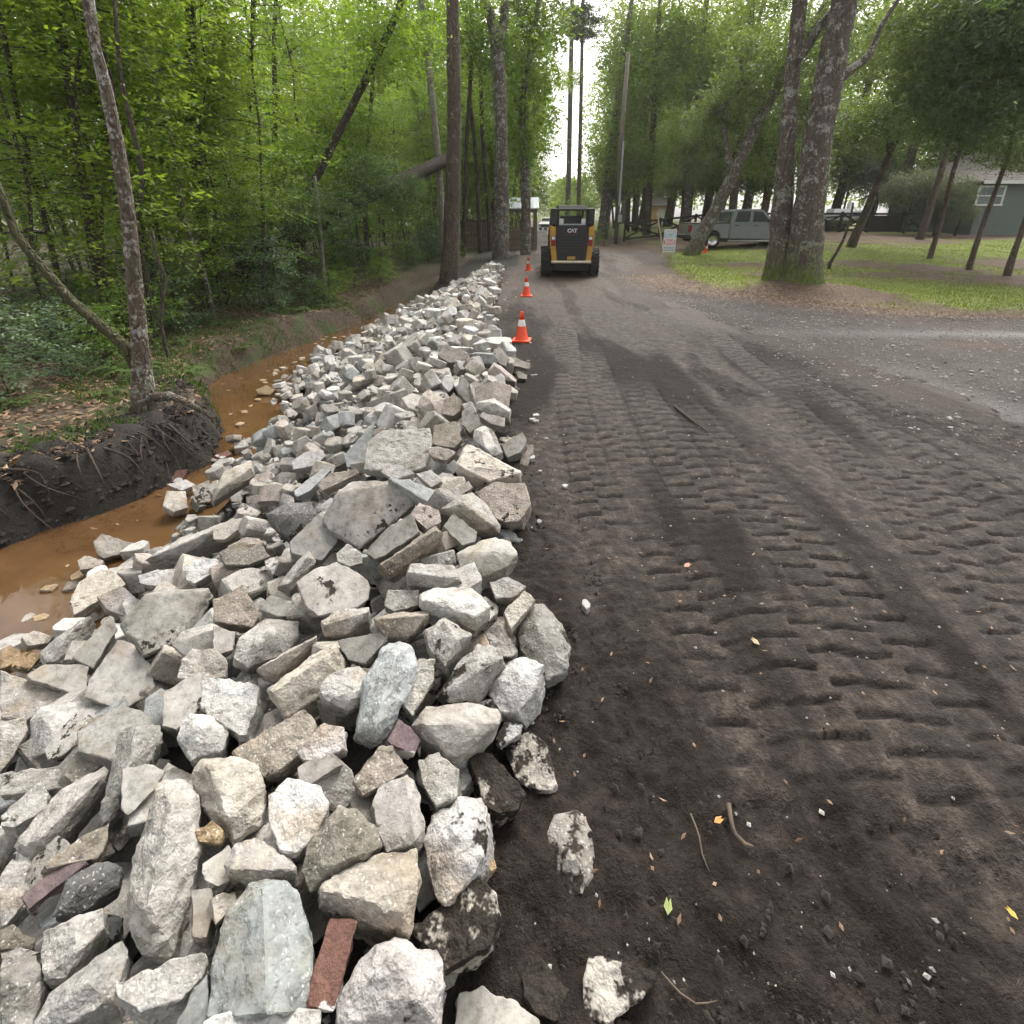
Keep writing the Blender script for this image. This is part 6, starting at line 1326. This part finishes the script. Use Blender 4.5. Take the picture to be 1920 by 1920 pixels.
y = 9.5 + 7.5 * rg.random(6500); x = np.interp(y, [9, 10.5, 12, 13.2, 15, 20], [9.3, 7.3, 5.9, 4.9, 4.4, 5.0]) + rg.normal(size=6500) * .75
k0 = rg.random(1500) * 6.28; rr_ = .5 + np.abs(rg.normal(size=1500)) * .6; x = np.concatenate([x, 7.3 + rr_ * np.cos(k0)]); y = np.concatenate([y, 13.5 + rr_ * np.sin(k0)])
m = x > 3.2; x, y = x[m], y[m]
scatter_leaves('fallen_leaves', x, y, rise(x, y) + .02 + .2 * np.exp(-((x - 7.4) ** 2 + (y - 13.8) ** 2) / 2.2), .05, M['litter'], 'dry leaves along the lawn edge and around the oak', .03)
y = .8 + 15 * rg.random(700) ** 1.7; x = .15 + 4.6 * rg.random(700); scatter_leaves('road_leaves', x, y, road_base(x, y) + .012, .022, M['litter'], 'scattered small dry leaves on the dirt road', .014)
# low green plants on the near bank
y = 4.2 + 11 * rg.random(16000) ** 1.2; x = XL(y) - np.where(y > 6.3, .05, .55) - np.abs(rg.normal(size=16000)) * 1.7; m = fbm(x, y, .9, 310) > np.where(y > 6.3, .46, .55); x, y = x[m], y[m]; n = len(x)
C = np.stack([x, y, Zg(x, y) - .01], -1); D = np.stack([rg.normal(size=n) * .5, rg.normal(size=n) * .5, .6 + rg.random(n)], -1)
link('bank_weeds', leaf_mesh('bank_weeds', C, D, .04 + .10 * rg.random(n) ** 2, .02, np.clip(rg.normal(.5, .2, n), 0, 1), rg.normal(size=(n, 3)), 6), M['fern'], kind='stuff', label='low green weeds covering the left bank')
# lawn grass
n = 90000; y = 9.2 + 22 * rg.random(n) ** 1.3; x = 4.8 + 22 * rg.random(n) ** 1.15; dd = np.minimum(y - LAWN_Y(x), x - LAWN_X(y)) + (fbm(x, y, 1.3, 60) - .5) * 1.1
m = (lawn_green(x, y) + (rg.random(n) - .5) * .35 > .42) & (dd > .2); x, y = x[m], y[m]; n = len(x)
z = rise(x, y) + .03 + (fbm(x, y, .5, 61) - .5) * .12 + .22 * np.exp(-((x - 7.4) ** 2 + (y - 13.8) ** 2) / 2.2)
D = np.stack([rg.normal(size=n) * .4, rg.normal(size=n) * .4, np.ones(n)], -1)
link('grass', leaf_mesh('grass', np.stack([x, y, z], -1), D, .04 + .05 * rg.random(n), .014, np.clip(fbm(x, y, 1.1, 320) + rg.normal(size=n) * .1, 0, 1), rg.normal(size=(n, 3)), 7), M['grass'], kind='stuff', label='short green grass blades on the lawn')
# pebbles and clods
def pebbles(name, x, y, z, s, mat, label):
    oc = np.array([(1, 0, 0), (-1, 0, 0), (0, 1, 0), (0, -1, 0), (0, 0, .7), (0, 0, -.7)], float); of = np.array([(0, 2, 4), (2, 1, 4), (1, 3, 4), (3, 0, 4), (2, 0, 5), (1, 2, 5), (3, 1, 5), (0, 3, 5)])
    n = len(x); P = oc[None] * (.7 + .6 * rg.random((n, 6, 1))) * s[:, None, None] * (.6 + .8 * rg.random((n, 1, 3))); a = rg.random(n) * 6.28
    R = np.zeros((n, 3, 3)); R[:, 0, 0] = np.cos(a); R[:, 0, 1] = -np.sin(a); R[:, 1, 0] = np.sin(a); R[:, 1, 1] = np.cos(a); R[:, 2, 2] = 1
    P = np.einsum('nij,nkj->nki', R, P) + np.stack([x, y, z], -1)[:, None]
    me = mesh_np(name, P.reshape(-1, 3), (of[None] + np.arange(n)[:, None, None] * 6).reshape(-1, 3)); return link(name, me, mat, kind='stuff', label=label)
y = .7 + 12 * rg.random(1300) ** 1.8; x = .05 + 4.9 * rg.random(1300); s = .0025 + .006 * rg.random(1300) ** 3; pebbles('pebbles', x, y, road_base(x, y) + .014, s, M['stone'], 'tiny pale pebbles strewn over the dirt road')
y = 3.2 + 9 * rg.random(6500); x = 3.6 + 8 * rg.random(6500); m = y < LAWN_Y(x); x, y = x[m], y[m]; pebbles('gravel', x, y, rise(x, y) + .0 + 0 * x, .006 + .02 * rg.random(len(x)) ** 3, M['stone'], 'pale gravel stones on the turnout')
y = .6 + 4.5 * rg.random(3600) ** 1.6; x = XE(y) - .05 + .4 * rg.random(3600) ** 1.6 + (y < 1.4) * rg.random(3600) * 1.4; s = .002 + .011 * rg.random(3600) ** 4
M['soilclod'] = plain('black_soil_clods', (.028, .022, .018), .95, wear=.3, scale=40); pebbles('soil_clods', x, y, road_base(x, y) + .01, s, M['soilclod'], 'loose black soil crumbs along the foot of the rubble')
y = 3.0 + 3.6 * rg.random(5000); x = XL(y) - 1.1 * rg.random(5000); s = .006 + .035 * rg.random(5000) ** 4; z = Zg(x, y)
m = z > WATER_Z - .05; pebbles('bank_clods', x[m], y[m], z[m] + .02, s[m], M['soilclod'], 'black soil crumbs on the cut ditch bank')
# chips and grit caught between the stones
ii = rg.integers(0, ny, 16000); jj = rg.integers(0, nx, 16000); m = inside[ii, jj] & (H[ii, jj] < TS[ii, jj] + .01) & (cy_[ii] < 11); ii, jj = ii[m], jj[m]
x = cx_[jj]; y = cy_[ii]; s = .006 + .026 * rg.random(len(x)) ** 2.2
M['chips'] = plain('concrete_chips', (.3, .29, .27), .9, wear=.3, scale=25); pebbles('rubble_chips', x, y, H[ii, jj] + s * .3, s, M['chips'], 'small concrete chips and grit lying between the rubble stones')
def twig(label, pix, w, mat, nm='twig'):
    P = []
    for u, v in pix:
        r = ray(u, v); q = EYE + r * ((.03 - CAM_H) / r.z); P.append(Vector((q.x, q.y, road_z(q.x, q.y) + .018)))
    base = P[0].copy(); pts, rad = resample([p - base for p in P], [w] * (len(P) - 1) + [w * .4], .02)
    o = MB().tube(pts, rad, 6, .2).obj(nm, mat, smooth=True, loc=base); tag(o, label, 'twig', 'twigs on the dirt road')
twig('thin curved twig standing out on the dark dirt right of the lone stone', [(1296, 1518), (1312, 1560), (1318, 1595), (1332, 1628)], .0028, M['twig'])
twig('thick bent brown root piece lying on the dirt beside an orange leaf', [(1368, 1500), (1372, 1530), (1380, 1560), (1398, 1578), (1415, 1582)], .0075, M['twig'])
twig('wiry twig near the bottom edge pointing to the rightmost stone', [(1240, 1822), (1275, 1862), (1305, 1882), (1345, 1874)], .0025, M['twig'])
twig('dark stick lying along the road farther out', [(1265, 760), (1290, 785), (1325, 810)], .012, M['root'])
def leaf1(label, u, v, s, col, rz):
    r = ray(u, v); q = EYE + r * ((.03 - CAM_H) / r.z)
    me = leaf_mesh('fallen_leaf', np.array([[0, 0, 0.], [0, 0, .001]]), np.array([[1, 0, .15], [.9, .25, .1]]), s, s * .45, .8, np.array([[0, .2, 1.], [0, -.2, 1]]), 1)
    k = plain('leaf_' + label.split()[0], col, .6); o = link('fallen_leaf', me, k, loc=(q.x, q.y, road_z(q.x, q.y) + .02), label=label, cat='leaf', group='single leaves on the dirt road'); o.rotation_euler = (0, .0, rz)
leaf1('orange dry leaf beside the bent root piece', 1340, 1536, .035, (.5, .22, .04), .2); leaf1('green leaf sprout on the black soil below the lone stone', 1252, 1715, .04, (.22, .27, .08), 1.1); leaf1('tan oval leaf on the tyre tracks in the middle of the road', 1424, 1212, .045, (.36, .27, .15), 2.0); leaf1('yellow leaf at the right edge of the dark dirt', 1908, 1727, .03, (.5, .33, .05), 1.8); leaf1('salmon leaf on the tyre tracks near the rubble', 1283, 1060, .05, (.42, .2, .13), .4)

# labels that still coincide are told apart by their order from the left
by = {}
for o in S.objects:
    if o.parent is None and o.get('label') and o.get('category'): by.setdefault(o['label'], []).append(o)
ORD = ['leftmost', 'second from left', 'third from left', 'fourth from left', 'fifth from left', 'sixth from left']
for lab, os_ in by.items():
    if len(os_) < 2: continue
    os_.sort(key=lambda o: proj(o.location)[0])
    for i, o in enumerate(os_):
        base_ = lab if len(lab.split()) <= 13 else lab.split(',')[0]
        if i < 6: o['label'] = f"{base_}, {'rightmost' if i == len(os_) - 1 else ORD[i]}"

# ------------------------------------------------------------------ humid air that pales the far trees
hz_ = NT('humid_air'); pv = hz_.n('ShaderNodeVolumePrincipled', {'Color': (.97, .97, .95), 'Density': .0006, 'Anisotropy': .2}); hz_.t.links.new(pv.outputs[0], hz_.out.inputs['Volume'])
MB().box(-160, 160, -70, 330, -3, 45).obj('haze', hz_.m, kind='stuff', label='pale humid air over the whole scene')
